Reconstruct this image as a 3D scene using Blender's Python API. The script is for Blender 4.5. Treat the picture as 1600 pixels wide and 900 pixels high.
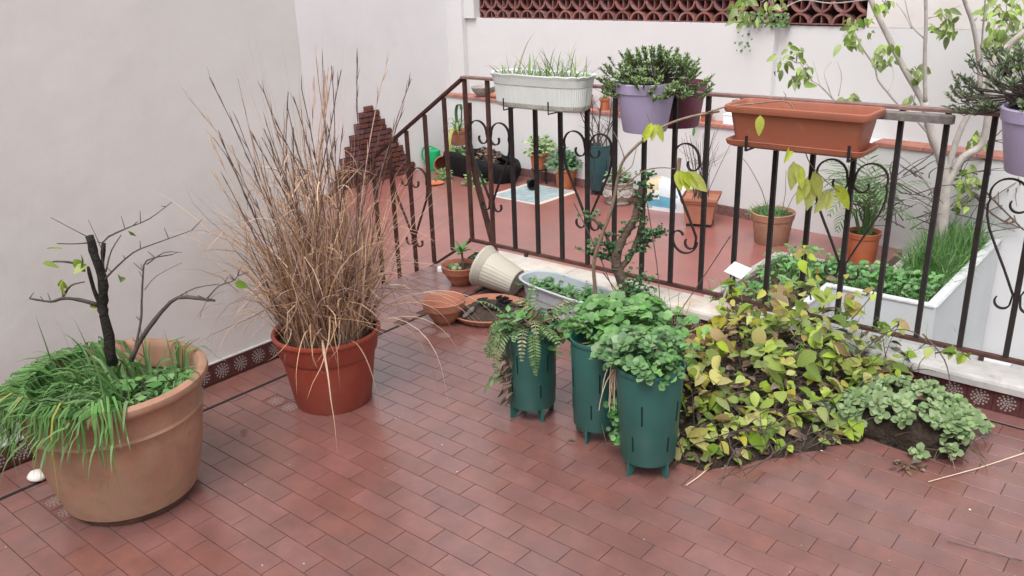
import bpy, math, random
from mathutils import Vector, Matrix, noise
random.seed(7)
PI = math.pi
scn = bpy.context.scene
for o in list(bpy.data.objects): bpy.data.objects.remove(o)
col = scn.collection

# ------------------------------------------------------------------ camera, sky, sun, exposure
cam_d = bpy.data.cameras.new('camera'); cam = bpy.data.objects.new('camera', cam_d); col.objects.link(cam)
YAW, PITCH, ROLL = -0.706926, 0.355447, 0.0352957
f0 = Vector((math.sin(YAW), math.cos(YAW), 0)); r0 = Vector((math.cos(YAW), -math.sin(YAW), 0)); up = Vector((0, 0, 1))
fw = f0*math.cos(PITCH) - up*math.sin(PITCH); dn = -(up*math.cos(PITCH) + f0*math.sin(PITCH))
rt = r0*math.cos(ROLL) + dn*math.sin(ROLL); dw = -r0*math.sin(ROLL) + dn*math.cos(ROLL)
M = Matrix((rt, -dw, -fw)).transposed().to_4x4(); M.translation = Vector((0, 0, 1.75)); cam.matrix_world = M
cam_d.sensor_width = 36.0; cam_d.lens = 1348.765/1600*36; cam_d.clip_start = 0.05; cam_d.clip_end = 500
scn.camera = cam
SUN_EL, SUN_AZ = math.radians(60), math.radians(160)      # azimuth: direction the light comes from, measured from +Y towards +X
world = bpy.data.worlds.new('World'); scn.world = world; world.use_nodes = True
nt = world.node_tree; bg = nt.nodes['Background']
sky = nt.nodes.new('ShaderNodeTexSky'); sky.sky_type = 'NISHITA'; sky.sun_disc = False
sky.sun_elevation = SUN_EL; sky.sun_rotation = SUN_AZ; sky.dust_density = 4.0; sky.air_density = 1.0; sky.ozone_density = 0.6
hs = nt.nodes.new('ShaderNodeHueSaturation'); hs.inputs['Saturation'].default_value = 0.12    # overcast: the cloud takes the blue out
nt.links.new(sky.outputs[0], hs.inputs['Color']); nt.links.new(hs.outputs[0], bg.inputs[0]); bg.inputs[1].default_value = 0.15
sun_d = bpy.data.lights.new('sun', 'SUN'); sun_d.energy = 0.85; sun_d.angle = math.radians(30); sun_d.color = (1.0, 0.98, 0.955)
sun = bpy.data.objects.new('sun', sun_d); col.objects.link(sun)
sdir = Vector((math.sin(SUN_AZ)*math.cos(SUN_EL), math.cos(SUN_AZ)*math.cos(SUN_EL), math.sin(SUN_EL)))
sun.rotation_euler = sdir.to_track_quat('Z', 'Y').to_euler()
scn.view_settings.view_transform = 'Standard'; scn.view_settings.look = 'None'
scn.view_settings.gamma = 1.0; scn.view_settings.use_curve_mapping = False
scn.view_settings.exposure = 0.87

# ------------------------------------------------------------------ materials
def mat(name, c, rough=.6, var=.18, scale=6.0, bump=.15, bscale=60.0, c2=None, rand=0.0, stain=None, sscale=3.0, sthr=.55, spec=.35, metal=0.0, transl=0.0, island=False, coord='Object', dist=.004, coat=0.0, stain2=None):
    m = bpy.data.materials.new(name); m.use_nodes = True
    t = m.node_tree; N = t.nodes; L = t.links; b = N['Principled BSDF']
    co = N.new('ShaderNodeNewGeometry' if coord == 'Position' else 'ShaderNodeTexCoord')
    n1 = N.new('ShaderNodeTexNoise'); n1.inputs['Scale'].default_value = scale; n1.inputs['Detail'].default_value = 5; n1.inputs['Roughness'].default_value = .65
    L.new(co.outputs[coord], n1.inputs['Vector'])
    mx = N.new('ShaderNodeMix'); mx.data_type = 'RGBA'
    hi = c2 if c2 else tuple(min(1, x*(1+var)) for x in c); lo = c if c2 else tuple(x*(1-var) for x in c)
    mx.inputs[6].default_value = (*lo, 1); mx.inputs[7].default_value = (*hi, 1)
    mr = N.new('ShaderNodeMapRange'); mr.inputs[1].default_value = .3; mr.inputs[2].default_value = .7
    L.new(n1.outputs['Fac'], mr.inputs[0])
    fac = mr.outputs[0]
    if rand or island:
        oi = N.new('ShaderNodeObjectInfo'); ge = N.new('ShaderNodeNewGeometry')
        ad = N.new('ShaderNodeMath'); ad.operation = 'ADD'
        L.new(oi.outputs['Random'], ad.inputs[0]); L.new(ge.outputs['Random Per Island'], ad.inputs[1])
        fr = N.new('ShaderNodeMath'); fr.operation = 'FRACT'; L.new(ad.outputs[0], fr.inputs[0])
        if island:
            mm = N.new('ShaderNodeMix'); mm.data_type = 'FLOAT'; mm.inputs[0].default_value = .3
            L.new(fr.outputs[0], mm.inputs[2]); L.new(fac, mm.inputs[3]); fac = mm.outputs[0]
    L.new(fac, mx.inputs[0]); out = mx.outputs[2]
    if rand:
        h = N.new('ShaderNodeHueSaturation'); r2 = N.new('ShaderNodeMapRange')
        r2.inputs[3].default_value = 1-rand; r2.inputs[4].default_value = 1+rand
        L.new(fr.outputs[0], r2.inputs[0]); L.new(r2.outputs[0], h.inputs['Value']); L.new(out, h.inputs['Color'])
        wn = N.new('ShaderNodeTexWhiteNoise'); wn.noise_dimensions = '1D'; L.new(fr.outputs[0], wn.inputs['W'])
        r3 = N.new('ShaderNodeMapRange'); r3.inputs[3].default_value = .5-rand*.05; r3.inputs[4].default_value = .5+rand*.05
        L.new(wn.outputs['Value'], r3.inputs[0]); L.new(r3.outputs[0], h.inputs['Hue'])
        r4 = N.new('ShaderNodeMapRange'); r4.inputs[3].default_value = 1-rand*1.2; r4.inputs[4].default_value = 1+rand*.4
        L.new(wn.outputs['Value'], r4.inputs[0]); L.new(r4.outputs[0], h.inputs['Saturation']); out = h.outputs[0]
    if stain:
        n2 = N.new('ShaderNodeTexNoise'); n2.inputs['Scale'].default_value = sscale; n2.inputs['Detail'].default_value = 8; n2.inputs['Roughness'].default_value = .7
        L.new(co.outputs[coord], n2.inputs['Vector'])
        r5 = N.new('ShaderNodeMapRange'); r5.inputs[1].default_value = sthr; r5.inputs[2].default_value = sthr+.18; r5.inputs[4].default_value = .8
        L.new(n2.outputs['Fac'], r5.inputs[0])
        m2 = N.new('ShaderNodeMix'); m2.data_type = 'RGBA'; m2.inputs[7].default_value = (*stain, 1)
        L.new(r5.outputs[0], m2.inputs[0]); L.new(out, m2.inputs[6]); out = m2.outputs[2]
    if stain2:
        n4 = N.new('ShaderNodeTexNoise'); n4.inputs['Scale'].default_value = sscale*2.3; n4.inputs['Detail'].default_value = 9; n4.inputs['Roughness'].default_value = .75; n4.inputs['Distortion'].default_value = .6
        L.new(co.outputs[coord], n4.inputs['Vector'])
        r6 = N.new('ShaderNodeMapRange'); r6.inputs[1].default_value = .53; r6.inputs[2].default_value = .75; r6.inputs[4].default_value = .75
        L.new(n4.outputs['Fac'], r6.inputs[0])
        m3 = N.new('ShaderNodeMix'); m3.data_type = 'RGBA'; m3.inputs[7].default_value = (*stain2, 1)
        L.new(r6.outputs[0], m3.inputs[0]); L.new(out, m3.inputs[6]); out = m3.outputs[2]
    if coat: b.inputs['Coat Weight'].default_value = coat; b.inputs['Coat Roughness'].default_value = .24; b.inputs['Coat IOR'].default_value = 1.6
    L.new(out, b.inputs['Base Color'])
    b.inputs['Roughness'].default_value = rough; b.inputs['Specular IOR Level'].default_value = spec; b.inputs['Metallic'].default_value = metal
    if bump:
        n3 = N.new('ShaderNodeTexNoise'); n3.inputs['Scale'].default_value = bscale; n3.inputs['Detail'].default_value = 4
        L.new(co.outputs[coord], n3.inputs['Vector'])
        bp = N.new('ShaderNodeBump'); bp.inputs['Strength'].default_value = bump; bp.inputs['Distance'].default_value = dist
        L.new(n3.outputs['Fac'], bp.inputs['Height']); L.new(bp.outputs[0], b.inputs['Normal'])
    if transl:
        tr = N.new('ShaderNodeBsdfTranslucent'); L.new(out, tr.inputs[0]); ms = N.new('ShaderNodeMixShader'); ms.inputs[0].default_value = transl
        L.new(b.outputs[0], ms.inputs[1]); L.new(tr.outputs[0], ms.inputs[2]); L.new(ms.outputs[0], N['Material Output'].inputs[0])
    return m

def dot_mat(name, base, dot, R=.045, plane=(0, 1)):
    """printed cement tile: rings of small pale dots round a centre, on a dark ground (flat print)"""
    m = mat(name, base, .45, .25, 40, .1, 80); t = m.node_tree; N = t.nodes; L = t.links; b = N['Principled BSDF']
    co = N.new('ShaderNodeTexCoord'); sp = N.new('ShaderNodeSeparateXYZ'); L.new(co.outputs['Object'], sp.inputs[0])
    def ma(op, a, bb=None):
        n = N.new('ShaderNodeMath'); n.operation = op
        for i, v in enumerate((a, bb)):
            if v is None: continue
            if isinstance(v, (int, float)): n.inputs[i].default_value = v
            else: L.new(v, n.inputs[i])
        return n.outputs[0]
    u, v = sp.outputs[plane[0]], sp.outputs[plane[1]]
    r = ma('SQRT', ma('ADD', ma('MULTIPLY', u, u), ma('MULTIPLY', v, v))); th = ma('ARCTAN2', v, u)
    tot = None
    for rr, n in ((.0, 1), (.28, 6), (.55, 9), (.85, 12)):
        if rr == 0: k = ma('LESS_THAN', r, R*.09)
        else:
            arc = ma('MULTIPLY', ma('ARCCOSINE', ma('COSINE', ma('MULTIPLY', th, n))), R*rr/n)
            dr = ma('SUBTRACT', r, R*rr)
            k = ma('LESS_THAN', ma('SQRT', ma('ADD', ma('MULTIPLY', arc, arc), ma('MULTIPLY', dr, dr))), R*.115)
        tot = k if tot is None else ma('MAXIMUM', tot, k)
    src = b.inputs['Base Color'].links[0].from_socket
    mx = N.new('ShaderNodeMix'); mx.data_type = 'RGBA'; mx.inputs[7].default_value = (*dot, 1)
    L.new(ma('MULTIPLY', tot, .85), mx.inputs[0]); L.new(src, mx.inputs[6]); L.new(mx.outputs[2], b.inputs['Base Color'])
    return m

MT = {}
MT['tile'] = mat('red_floor_tile', (.192, .078, .066), .36, .22, 7, .05, 30, rand=.085, stain=(.155, .088, .08), sscale=4.5, sthr=.52, spec=.6, coord='Position', coat=.85, stain2=(.145, .078, .068))
MT['grout'] = mat('dark_grout', (.105, .052, .044), .9, .5, 12, .2, 90)
MT['patio'] = mat('red_painted_floor', (.27, .10, .085), .38, .12, 3, .05, 40, stain=(.21, .10, .09), sscale=1.3, sthr=.5, spec=.6, coat=.4)
MT['plaster'] = mat('painted_plaster', (.655, .615, .60), .85, .05, 1.6, .28, 7, stain=(.59, .545, .525), sscale=1.1, sthr=.52, dist=.012)
MT['plaster_far'] = mat('white_painted_plaster', (.60, .592, .595), .85, .03, 1.6, .12, 24, stain=(.575, .56, .56), sscale=.9, sthr=.54, dist=.006)
MT['plaster_left'] = mat('lit_white_plaster', (.705, .70, .71), .85, .03, 1.6, .2, 9, stain=(.66, .645, .645), sscale=.9, sthr=.54, dist=.01)  # lighter copy of the white plaster: brighter light put into its colour
MT['well'] = mat('pale_grey_render', (.51, .52, .53), .9, .05, 1.2, .1, 20, stain=(.5, .49, .46), sscale=1.5, sthr=.55)
MT['coping'] = mat('weathered_coping', (.40, .36, .33), .9, .2, 10, .3, 60, stain=(.62, .6, .58), sscale=9, sthr=.55)
MT['skirt'] = dot_mat('dotted_skirting_tile', (.085, .028, .026), (.34, .32, .31), .037, (0, 2))
MT['insert'] = dot_mat('dotted_floor_insert', (.17, .075, .066), (.29, .26, .24), .036, (0, 1))
MT['skirt_far'] = mat('far_skirting', (.10, .035, .032), .6, .5, 60, .2, 80, c2=(.24, .15, .14))
MT['marble'] = mat('worn_white_marble', (.43, .415, .40), .7, .14, 12, .4, 40, stain=(.30, .25, .21), sscale=11, sthr=.54)
MT['marble_stained'] = mat('stained_marble', (.58, .53, .48), .7, .14, 8, .3, 40, stain=(.52, .31, .16), sscale=6, sthr=.52)
MT['iron'] = mat('dark_rusty_iron', (.024, .018, .018), .65, .3, 25, .4, 120, stain=(.09, .032, .022), sscale=14, sthr=.57, spec=.3)
MT['rust'] = mat('rusty_iron', (.075, .032, .026), .75, .4, 20, .5, 120, stain=(.2, .075, .035), sscale=18, sthr=.58, spec=.3)
MT['handrail'] = mat('worn_brown_handrail', (.20, .115, .10), .5, .3, 18, .3, 80, stain=(.09, .04, .035), sscale=10, sthr=.55)
MT['wire'] = mat('black_wire', (.015, .015, .016), .5, .1, 10, 0)
MT['wood'] = mat('weathered_grey_wood', (.17, .15, .14), .8, .35, 30, .4, 90)
MT['terracotta'] = mat('aged_terracotta', (.37, .195, .13), .8, .2, 7, .2, 90, stain=(.33, .235, .165), sscale=4, sthr=.47, stain2=(.22, .145, .09))
MT['terracotta_low'] = mat('damp_terracotta', (.12, .07, .05), .85, .4, 18, .4, 90)
MT['red_plastic'] = mat('red_plastic', (.27, .047, .028), .5, .12, 5, .05, 60, spec=.4, stain=(.23, .065, .045), sscale=5, sthr=.5, stain2=(.29, .085, .06))
MT['clay_plastic'] = mat('clay_plastic', (.32, .105, .062), .5, .07, 5, .05, 60, stain=(.26, .10, .065), sscale=5, sthr=.52, stain2=(.34, .16, .11))
MT['clay_far'] = mat('far_clay', (.47, .15, .07), .6, .1, 6, .1, 60)
MT['clay_brown'] = mat('brown_clay', (.36, .15, .095), .75, .15, 8, .15, 70, stain=(.26, .13, .09), sscale=7, sthr=.55)
MT['tube'] = mat('green_plastic', (.024, .115, .100), .42, .12, 6, .04, 50, stain=(.035, .12, .108), sscale=5, sthr=.52, spec=.45, stain2=(.055, .12, .105))
MT['tube_far'] = mat('dark_green_plastic', (.03, .075, .085), .55, .15, 6, .05, 50)
MT['slot'] = mat('slot_shadow', (.006, .014, .014), .9, 0, 5, 0)
MT['green_pot'] = mat('deep_green_plastic', (.01, .06, .045), .5, .1, 6, .05)
MT['cream'] = mat('cream_plastic', (.46, .425, .36), .5, .05, 6, .04, 60, stain=(.5, .43, .33), sscale=6, sthr=.6)
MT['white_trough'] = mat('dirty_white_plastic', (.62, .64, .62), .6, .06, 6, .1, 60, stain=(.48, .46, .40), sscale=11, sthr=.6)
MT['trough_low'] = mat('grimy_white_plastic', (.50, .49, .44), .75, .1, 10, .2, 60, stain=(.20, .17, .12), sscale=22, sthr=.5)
MT['blue_trough'] = mat('pale_blue_plastic', (.42, .46, .49), .5, .06, 5, .06, 60, stain=(.34, .31, .30), sscale=5, sthr=.55)
MT['lilac'] = mat('lilac_plastic', (.37, .315, .47), .42, .04, 4, .02, 60)
MT['maroon'] = mat('maroon_plastic', (.16, .045, .07), .45, .1, 4, .03, 60)
MT['soil'] = mat('dark_soil', (.035, .024, .017), .95, .5, 40, .9, 60, c2=(.08, .055, .04), dist=.02)
MT['black'] = mat('black_fabric', (.005, .005, .0055), .9, .3, 12, .6, 30, dist=.02)
MT['brick'] = mat('dark_red_brick', (.12, .04, .034), .85, .25, 30, .4, 80, rand=.25, coord='Position')
MT['brick_joint'] = mat('brick_mortar', (.075, .03, .027), .9, .3, 30, .3, 80)
MT['claustra'] = mat('claustra_brick', (.22, .085, .076), .85, .3, 20, .4, 80, rand=.2, stain=(.13, .06, .055), sscale=9, sthr=.52, coord='Position')
MT['claustra_back'] = mat('claustra_shade', (.055, .018, .017), .9, .3, 10, .2, 40)  # dark tone painted for the shade behind the pierced band
MT['ledge'] = mat('brick_coping_tile', (.36, .15, .115), .8, .2, 14, .3, 60, rand=.12)
MT['rug'] = mat('worn_blue_tile', (.34, .40, .41), .7, .3, 14, .15, 60, c2=(.20, .28, .30), rand=.12)
MT['rug_edge'] = mat('cream_tile_edge', (.55, .48, .42), .7, .1, 10, .1)
MT['can'] = mat('green_watering_can', (.01, .33, .12), .35, .08, 5, 0)
MT['paper'] = mat('white_card', (.80, .82, .84), .6, .03, 5, 0)
MT['stick_white'] = mat('white_stick', (.65, .58, .54), .6, .05, 5, 0)
MT['bark_dark'] = mat('dark_bark', (.010, .008, .007), .9, .4, 30, .9, 90, c2=(.032, .026, .022), dist=.01)
MT['twig'] = mat('grey_brown_twig', (.085, .066, .058), .85, .3, 30, .4, 90)
MT['stem'] = mat('pale_brown_stem', (.23, .165, .12), .8, .25, 25, .4, 90)
MT['bark_pale'] = mat('pale_bark', (.40, .36, .33), .85, .2, 12, .5, 40, stain=(.2, .17, .15), sscale=14, sthr=.58)
MT['bark_brown'] = mat('brown_bark', (.12, .085, .065), .9, .3, 25, .8, 60, dist=.01)
MT['dry'] = mat('dry_grass_blade', (.27, .135, .075), .75, .2, 6, 0, c2=(.62, .41, .275), island=True, rand=.25, transl=.2)
MT['dry_dark'] = mat('dark_dry_blade', (.075, .038, .03), .8, .2, 6, 0, c2=(.19, .105, .075), island=True, rand=.3, transl=.15)
MT['grass'] = mat('green_grass_blade', (.045, .14, .03), .5, .2, 6, 0, c2=(.16, .31, .085), island=True, rand=.2, transl=.25)
MT['grass_yellow'] = mat('yellowing_blade', (.42, .33, .07), .6, .2, 6, 0, c2=(.30, .33, .08), island=True, rand=.2, transl=.25)
MT['clover'] = mat('clover_leaf', (.055, .18, .04), .5, .15, 20, 0, c2=(.18, .35, .10), island=True, rand=.15, transl=.2)
MT['weed'] = mat('weed_leaf', (.055, .20, .05), .55, .2, 20, 0, c2=(.18, .36, .11), island=True, rand=.2, transl=.25)
MT['vine'] = mat('vine_leaf', (.10, .20, .03), .6, .2, 18, .1, 60, spec=.2, c2=(.42, .49, .08), island=True, rand=.22, transl=.3)
MT['vine_yellow'] = mat('yellow_vine_leaf', (.40, .35, .05), .6, .2, 18, .1, 60, spec=.2, c2=(.48, .45, .12), island=True, rand=.2, transl=.3)
MT['vine_brown'] = mat('browning_leaf', (.20, .12, .045), .6, .3, 18, .1, 60, c2=(.36, .26, .08), island=True, rand=.25, transl=.25)
MT['heap'] = mat('dark_litter', (.018, .013, .010), .95, .4, 30, .9, 40, c2=(.05, .034, .023), dist=.03)
MT['litter'] = mat('dead_leaf', (.07, .042, .03), .9, .3, 18, .2, 60, c2=(.20, .13, .085), island=True, rand=.3)
MT['sedum'] = mat('glaucous_leaf', (.10, .18, .07), .55, .12, 20, .05, 60, spec=.25, c2=(.26, .34, .15), island=True, rand=.15, transl=.1)
MT['jadepad'] = mat('paddle_leaf', (.045, .13, .045), .45, .12, 20, .05, 60, c2=(.17, .29, .11), island=True, rand=.15, transl=.1)
MT['fern'] = mat('fern_leaf', (.06, .155, .05), .55, .2, 15, 0, c2=(.2, .30, .11), island=True, rand=.2, transl=.25)
MT['fern_dry'] = mat('dry_fern', (.16, .17, .08), .8, .2, 15, 0, c2=(.34, .34, .2), island=True, rand=.2, transl=.2)
MT['tuft'] = mat('tufted_leaf', (.08, .17, .045), .6, .2, 10, 0, c2=(.31, .42, .16), island=True, rand=.25, transl=.15)
MT['tuft_grey'] = mat('grey_green_leaf', (.075, .12, .06), .65, .2, 10, 0, c2=(.29, .35, .20), island=True, rand=.25, transl=.15)
MT['jade'] = mat('jade_leaf', (.035, .125, .045), .45, .15, 10, 0, c2=(.10, .21, .08), island=True, rand=.2, transl=.1)
MT['bauhinia'] = mat('lime_leaf', (.40, .46, .05), .5, .15, 10, .05, 60, spec=.2, c2=(.56, .60, .11), rand=.18, transl=.45)
MT['tree_leaf'] = mat('tree_leaf', (.17, .27, .05), .5, .2, 10, 0, c2=(.36, .47, .12), island=True, rand=.25, transl=.35)
MT['tree_leaf_dark'] = mat('dark_tree_leaf', (.06, .13, .035), .5, .2, 10, 0, c2=(.15, .25, .07), island=True, rand=.25, transl=.25)
MT['sack'] = mat('white_sack', (.54, .56, .58), .5, .05, 6, .5, 14, dist=.02)
MT['sack_blue'] = mat('blue_print', (.12, .33, .45), .5, .1, 6, .3, 14)
MT['sack_tan'] = mat('tan_print', (.50, .40, .25), .5, .15, 6, .3, 14)
MT['ornate'] = mat('grey_ornate_stone', (.34, .31, .28), .85, .25, 20, .4, 60, stain=(.10, .085, .075), sscale=16, sthr=.52)
MT['stone'] = mat('white_pebble', (.72, .69, .65), .9, .1, 20, .5, 60)
MT['edge_highlight'] = mat('worn_edge_highlight', (.50, .50, .50), .8, .15, 15, .2, 40, stain=(.38, .36, .34), sscale=12, sthr=.55)  # highlight on the bed's top edges, put into colour
MT['straw'] = mat('pale_straw', (.62, .48, .36), .7, .1, 10, 0)

# ------------------------------------------------------------------ mesh helpers
class MB:
    def __init__(s): s.v = []; s.f = []; s.m = []
    def add(s, vs, fs, mi=0):
        o = len(s.v); s.v += [tuple(p) for p in vs]; s.f += [tuple(i+o for i in f) for f in fs]; s.m += [mi]*len(fs)
    def box(s, x0, x1, y0, y1, z0, z1, mi=0, taper=0.0):
        t = taper
        vs = [(x0+t, y0+t, z0), (x1-t, y0+t, z0), (x1-t, y1-t, z0), (x0+t, y1-t, z0), (x0, y0, z1), (x1, y0, z1), (x1, y1, z1), (x0, y1, z1)]
        s.add(vs, [(3, 2, 1, 0), (4, 5, 6, 7), (0, 1, 5, 4), (1, 2, 6, 5), (2, 3, 7, 6), (3, 0, 4, 7)], mi)
    def bev(s, x0, x1, y0, y1, z0, z1, b=.004, mi=0):
        vs = [(x0, y0, z0), (x1, y0, z0), (x1, y1, z0), (x0, y1, z0), (x0, y0, z1-b), (x1, y0, z1-b), (x1, y1, z1-b), (x0, y1, z1-b),
              (x0+b, y0+b, z1), (x1-b, y0+b, z1), (x1-b, y1-b, z1), (x0+b, y1-b, z1)]
        s.add(vs, [(3, 2, 1, 0), (0, 1, 5, 4), (1, 2, 6, 5), (2, 3, 7, 6), (3, 0, 4, 7), (4, 5, 9, 8), (5, 6, 10, 9), (6, 7, 11, 10), (7, 4, 8, 11), (8, 9, 10, 11)], mi)
    def lathe(s, prof, n=40, c=(0, 0, 0), mi=0, flute=0.0, nf=0, sx=1.0, closed=False):
        vs = []
        for (r, z) in prof:
            for i in range(n):
                a = 2*PI*i/n; rr = r*(1+flute*math.cos(nf*a)) if flute else r
                vs.append((c[0]+rr*math.cos(a)*sx, c[1]+rr*math.sin(a), c[2]+z))
        fs = []; k = len(prof)
        for j in range(k-1):
            for i in range(n): fs.append((j*n+i, j*n+(i+1) % n, (j+1)*n+(i+1) % n, (j+1)*n+i))
        if closed: fs.append(tuple(range(n-1, -1, -1))); fs.append(tuple((k-1)*n+i for i in range(n)))
        s.add(vs, fs, mi)
    def tube(s, pts, r0, r1=None, n=6, mi=0, rough=0.0, cap=True):
        r1 = r0 if r1 is None else r1; P = [Vector(p) for p in pts]; k = len(P)
        vs = []; prev = None
        for i, p in enumerate(P):
            d = (P[min(i+1, k-1)]-P[max(i-1, 0)]); d = d.normalized() if d.length > 1e-9 else Vector((0, 0, 1))
            if prev is None: u = d.orthogonal().normalized()
            else: u = prev - d*prev.dot(d); u = u.normalized() if u.length > 1e-6 else d.orthogonal().normalized()
            prev = u; w = d.cross(u); r = r0+(r1-r0)*i/max(1, k-1)
            for j in range(n):
                a = 2*PI*j/n; rr = r*(1+rough*(random.random()-.5)); vs.append(p+u*(rr*math.cos(a))+w*(rr*math.sin(a)))
        fs = [(i*n+j, i*n+(j+1) % n, (i+1)*n+(j+1) % n, (i+1)*n+j) for i in range(k-1) for j in range(n)]
        if cap: fs += [tuple(range(n-1, -1, -1)), tuple((k-1)*n+j for j in range(n))]
        s.add(vs, fs, mi)
    def strip(s, pts, wy, th, mi=0):
        """flat iron strip bent in the XZ plane: width wy along Y, thickness th in the plane"""
        P = [Vector(p) for p in pts]; k = len(P); vs = []
        for i, p in enumerate(P):
            d = (P[min(i+1, k-1)]-P[max(i-1, 0)]).normalized(); nn = Vector((-d.z, 0, d.x)).normalized()
            for a, b in ((-1, -1), (1, -1), (1, 1), (-1, 1)): vs.append(p+nn*(a*th/2)+Vector((0, b*wy/2, 0)))
        fs = [(i*4+j, i*4+(j+1) % 4, (i+1)*4+(j+1) % 4, (i+1)*4+j) for i in range(k-1) for j in range(4)] + [(3, 2, 1, 0), tuple((k-1)*4+j for j in range(4))]
        s.add(vs, fs, mi)
    def ribbon(s, pts, w, side, mi=0, shape=None, fold=0.0):
        P = [Vector(p) for p in pts]; k = len(P); vs = []; sd = Vector(side).normalized()
        for i, p in enumerate(P):
            t = i/(k-1); ww = w*(shape(t) if shape else (1-t**2)*.95+.05)/2
            vs += [p-sd*ww, p+sd*ww]
        s.add(vs, [(2*i, 2*i+1, 2*i+3, 2*i+2) for i in range(k-1)], mi)
    def leaf(s, base, d, nrm, L, W, mi=0, fold=.25, droop=.2, peak=.42, seg=4):
        d = Vector(d).normalized(); n = Vector(nrm); n = n-d*n.dot(d); n = n.normalized() if n.length > 1e-5 else d.orthogonal().normalized()
        sd = d.cross(n); b = Vector(base); vs = []
        for i in range(seg+1):
            t = i/seg; w = W/2*(math.sin(PI*min(1, t**(math.log(.5)/math.log(peak))))**.8 if 0 < t < 1 else .02)
            c = b+d*(L*t)-n*(droop*L*t*t); vs += [c-sd*w+n*(fold*w), c, c+sd*w+n*(fold*w)]
        fs = []
        for i in range(seg): fs += [(3*i, 3*i+1, 3*i+4, 3*i+3), (3*i+1, 3*i+2, 3*i+5, 3*i+4)]
        s.add(vs, fs, mi)
    def disc_leaf(s, c, nrm, r, mi=0, n=7, cup=.15, lobes=0):
        nn = Vector(nrm).normalized(); u = nn.orthogonal().normalized(); w = nn.cross(u); c = Vector(c); a0 = random.random()*6.28
        vs = [c]
        for i in range(n):
            a = a0+2*PI*i/n; rr = r*(1-.3*(lobes and (i % 2)))
            vs.append(c+u*(rr*math.cos(a))+w*(rr*math.sin(a))+nn*(cup*r))
        s.add(vs, [(0, 1+i, 1+(i+1) % n) for i in range(n)], mi)
    def mesh(s, name, mats, smooth=False):
        me = bpy.data.meshes.new(name); me.from_pydata(s.v, [], s.f)
        for m in (mats if isinstance(mats, (list, tuple)) else [mats]): me.materials.append(m)
        if any(s.m): me.polygons.foreach_set('material_index', s.m)
        if smooth: me.polygons.foreach_set('use_smooth', [True]*len(me.polygons))
        me.update(); return me
    def build(s, name, mats, parent=None, smooth=False, loc=None):
        o = bpy.data.objects.new(name, s.mesh(name, mats, smooth)); col.objects.link(o)
        if smooth == 'auto' or smooth is True:
            pass
        if loc is not None: o.location = loc
        if parent: o.parent = parent
        return o

def sharp(o, ang=35):
    """mark edges sharper than ang as sharp on a smooth-shaded mesh"""
    import bmesh
    bm = bmesh.new(); bm.from_mesh(o.data)
    for e in bm.edges:
        if len(e.link_faces) == 2 and e.calc_face_angle(0) > math.radians(ang): e.smooth = False
    bm.to_mesh(o.data); bm.free(); return o
def thing(name, label, cat, loc=(0, 0, 0), rz=0.0, group=None):
    o = bpy.data.objects.new(name, None); col.objects.link(o); o.location = loc; o.rotation_euler = (0, 0, rz); o.empty_display_size = .1
    o['label'] = label; o['category'] = cat
    if group: o['group'] = group
    return o
def tag(o, label, cat, group=None):
    o['label'] = label; o['category'] = cat
    if group: o['group'] = group
    return o
def struct(o): o['kind'] = 'structure'; return o
def stuff(o): o['kind'] = 'stuff'; return o
def inst(name, me, parent, loc, M3=None, sc=1.0, z=None):
    o = bpy.data.objects.new(name, me); col.objects.link(o)
    m = (M3.to_4x4() if M3 else Matrix.Identity(4)) @ Matrix.Diagonal((sc, sc, sc, 1)); m.translation = Vector(loc)
    o.parent = parent; o.matrix_basis = m
    return o
def frame(d, nrm):
    d = Vector(d).normalized(); n = Vector(nrm); n = n-d*n.dot(d); n = n.normalized() if n.length > 1e-5 else d.orthogonal().normalized()
    return Matrix((d.cross(n), d, n)).transposed()      # local x side, y along the leaf, z normal
R = random.uniform
def rdir(a0=0, a1=2*PI, e0=0, e1=PI/2):
    a = R(a0, a1); e = R(e0, e1); return Vector((math.cos(a)*math.cos(e), math.sin(a)*math.cos(e), math.sin(e)))
def blade_pts(b, d, L, bend, n=6, wob=.02):
    """a blade leaving b along d and bending down under its weight"""
    p = Vector(b); d = Vector(d).normalized(); out = [p.copy()]; s = L/n
    for i in range(n):
        d = (d+Vector((R(-wob, wob), R(-wob, wob), -bend*(i+1)/n))).normalized(); p = p+d*s; out.append(p.copy())
    return out
def smooth_path(pts, k=3):
    P = [Vector(p) for p in pts]
    if len(P) < 3: return P
    out = []
    for i in range(len(P)-1):
        p0, p1, p2, p3 = P[max(i-1, 0)], P[i], P[i+1], P[min(i+2, len(P)-1)]
        for j in range(k):
            t = j/k; out.append(.5*((2*p1)+(p2-p0)*t+(2*p0-5*p1+4*p2-p3)*t*t+(3*p1-p0-3*p2+p3)*t**3))
    out.append(P[-1]); return out
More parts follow.
